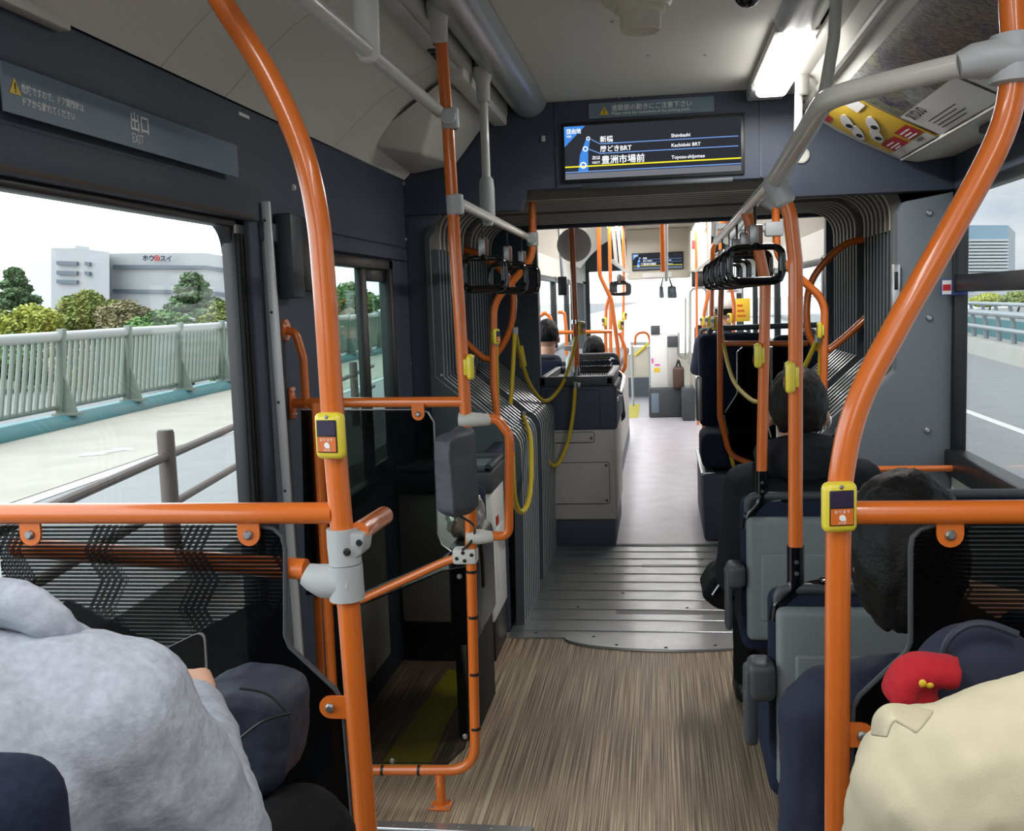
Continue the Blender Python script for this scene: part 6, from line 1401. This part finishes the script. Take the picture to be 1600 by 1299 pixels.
# 3: navy jacket, low right seat behind the panel
hd = P(1412, 872, 1.76)
t, _ = person('person in a navy jacket with black hair, seen behind the right smoked panel', ('navycloth', 'trouser'), V((.60, 1.62, .42)), V((.60, 1.72, .80)), V((.615, 1.73, .86)), hd,
    [(.50, 2.08, .44), (.72, 2.08, .44)], [(.50, 2.09, 0), (.72, 2.09, 0)], [(P(1285, 1105, 1.72), P(1268, 1330, 1.70), (.50, 2.0, .50)), ((.79, 1.72, .74), (.84, 1.76, .5), (.70, 2.0, .50))], look=(.1, -.25), hairk=1.14, long=True, vox=.009, wr=.012, torso=(.19, .13), sleeve=1.15)
collar_ring(t, (.612, 1.73, .875), .080, .08, .026, 'navycloth', 'collar', .15, .3, .004)
seat('navy fabric seat with a grey shell under the navy jacket', .42, 1.32, .40, .36, .62, .64, 0, arm=False)
# 4: black hooded passenger with a face mask
hd = P(1245, 645, 3.12)
t, _ = person('person in a black hooded top with short dark hair and a face mask', ('blackcloth', 'trouser'), V((.40, 3.13, .46)), V((.405, 3.12, .80)), V((.405, 3.11, .905)), hd,
    [(.30, 3.52, .47), (.50, 3.54, .47)], [(.275, 3.56, 0), (.50, 3.58, 0)], [(P(1172, 752, 3.12), P(1150, 900, 3.16), (.30, 3.45, .55)), (P(1335, 745, 3.12), P(1350, 900, 3.14), (.50, 3.45, .55))], hairk=1.05, nape=-.075, vox=.009, wr=.012, torso=(.18, .12), mask=True, sleeve=1.2, hairm='hair2')
collar_ring(t, (.405, 3.095, .950), .098, .095, .040, 'blackcloth', tilt=.2, back=.9)
bb = thing('black_bag', 'black bag with a metal clasp hanging beside the black hooded passenger', 'bag', P(1135, 930, 3.30))
b = MB(); b.prism([P(x, y, 3.25) for x, y in [(1095, 935), (1112, 905), (1140, 895), (1150, 915), (1142, 960), (1118, 952)]], (0, .22, 0), .012); b.ball(P(1132, 900, 3.35), (.045, .09, .05), sub=3); soft(b.build('bag_body', 'trouser', bb), .008, 3, .008, .06)
b = MB(); b.tube([P(1113, 930, 3.24), P(1128, 908, 3.24)], .004, 8); b.build('clasp', 'steel', bb)
# front section passengers
def rider(label, px, py, Y, tops, seatz, aw=.19, **kw):
    h = P(px, py, Y); x = h.x; n = h + V((0, -.02, -.15)); s = n + V((0, .0, -.07)); hp = V((x, Y + .02, max(seatz + .08, s.z - .38)))
    return person(label, (tops, 'trouser'), hp, s, n, h, [(x - .1, Y + .42, hp.z), (x + .1, Y + .42, hp.z)], [(x - .1, Y + .44, hp.z - .42), (x + .1, Y + .44, hp.z - .42)],
        [((x - aw, Y, s.z - .02), (x - aw - .05, Y + .05, s.z - .26), (x - .1, Y + .3, s.z - .32)), ((x + aw, Y, s.z - .02), (x + aw + .03, Y + .05, s.z - .26), (x + .1, Y + .3, s.z - .32))], vox=.014, wr=.006, **kw)
rider('person with short black hair in the seat behind the dark cabinet, left', 855, 528, 7.15, 'blackcloth', .6)
rider('person with dark hair low in the second left seat row of the front section', 928, 552, 7.6, 'blackcloth', .5, aw=.14, torso=(.14, .10))
rider('person in a white cap on the right of the front section', 1132, 488, 8.75, 'navycloth', .5, cap='white')
rider('person with dark hair beyond the navy double seat on the right', 1262, 545, 6.75, 'blackcloth', .5, aw=.12, torso=(.12, .10))
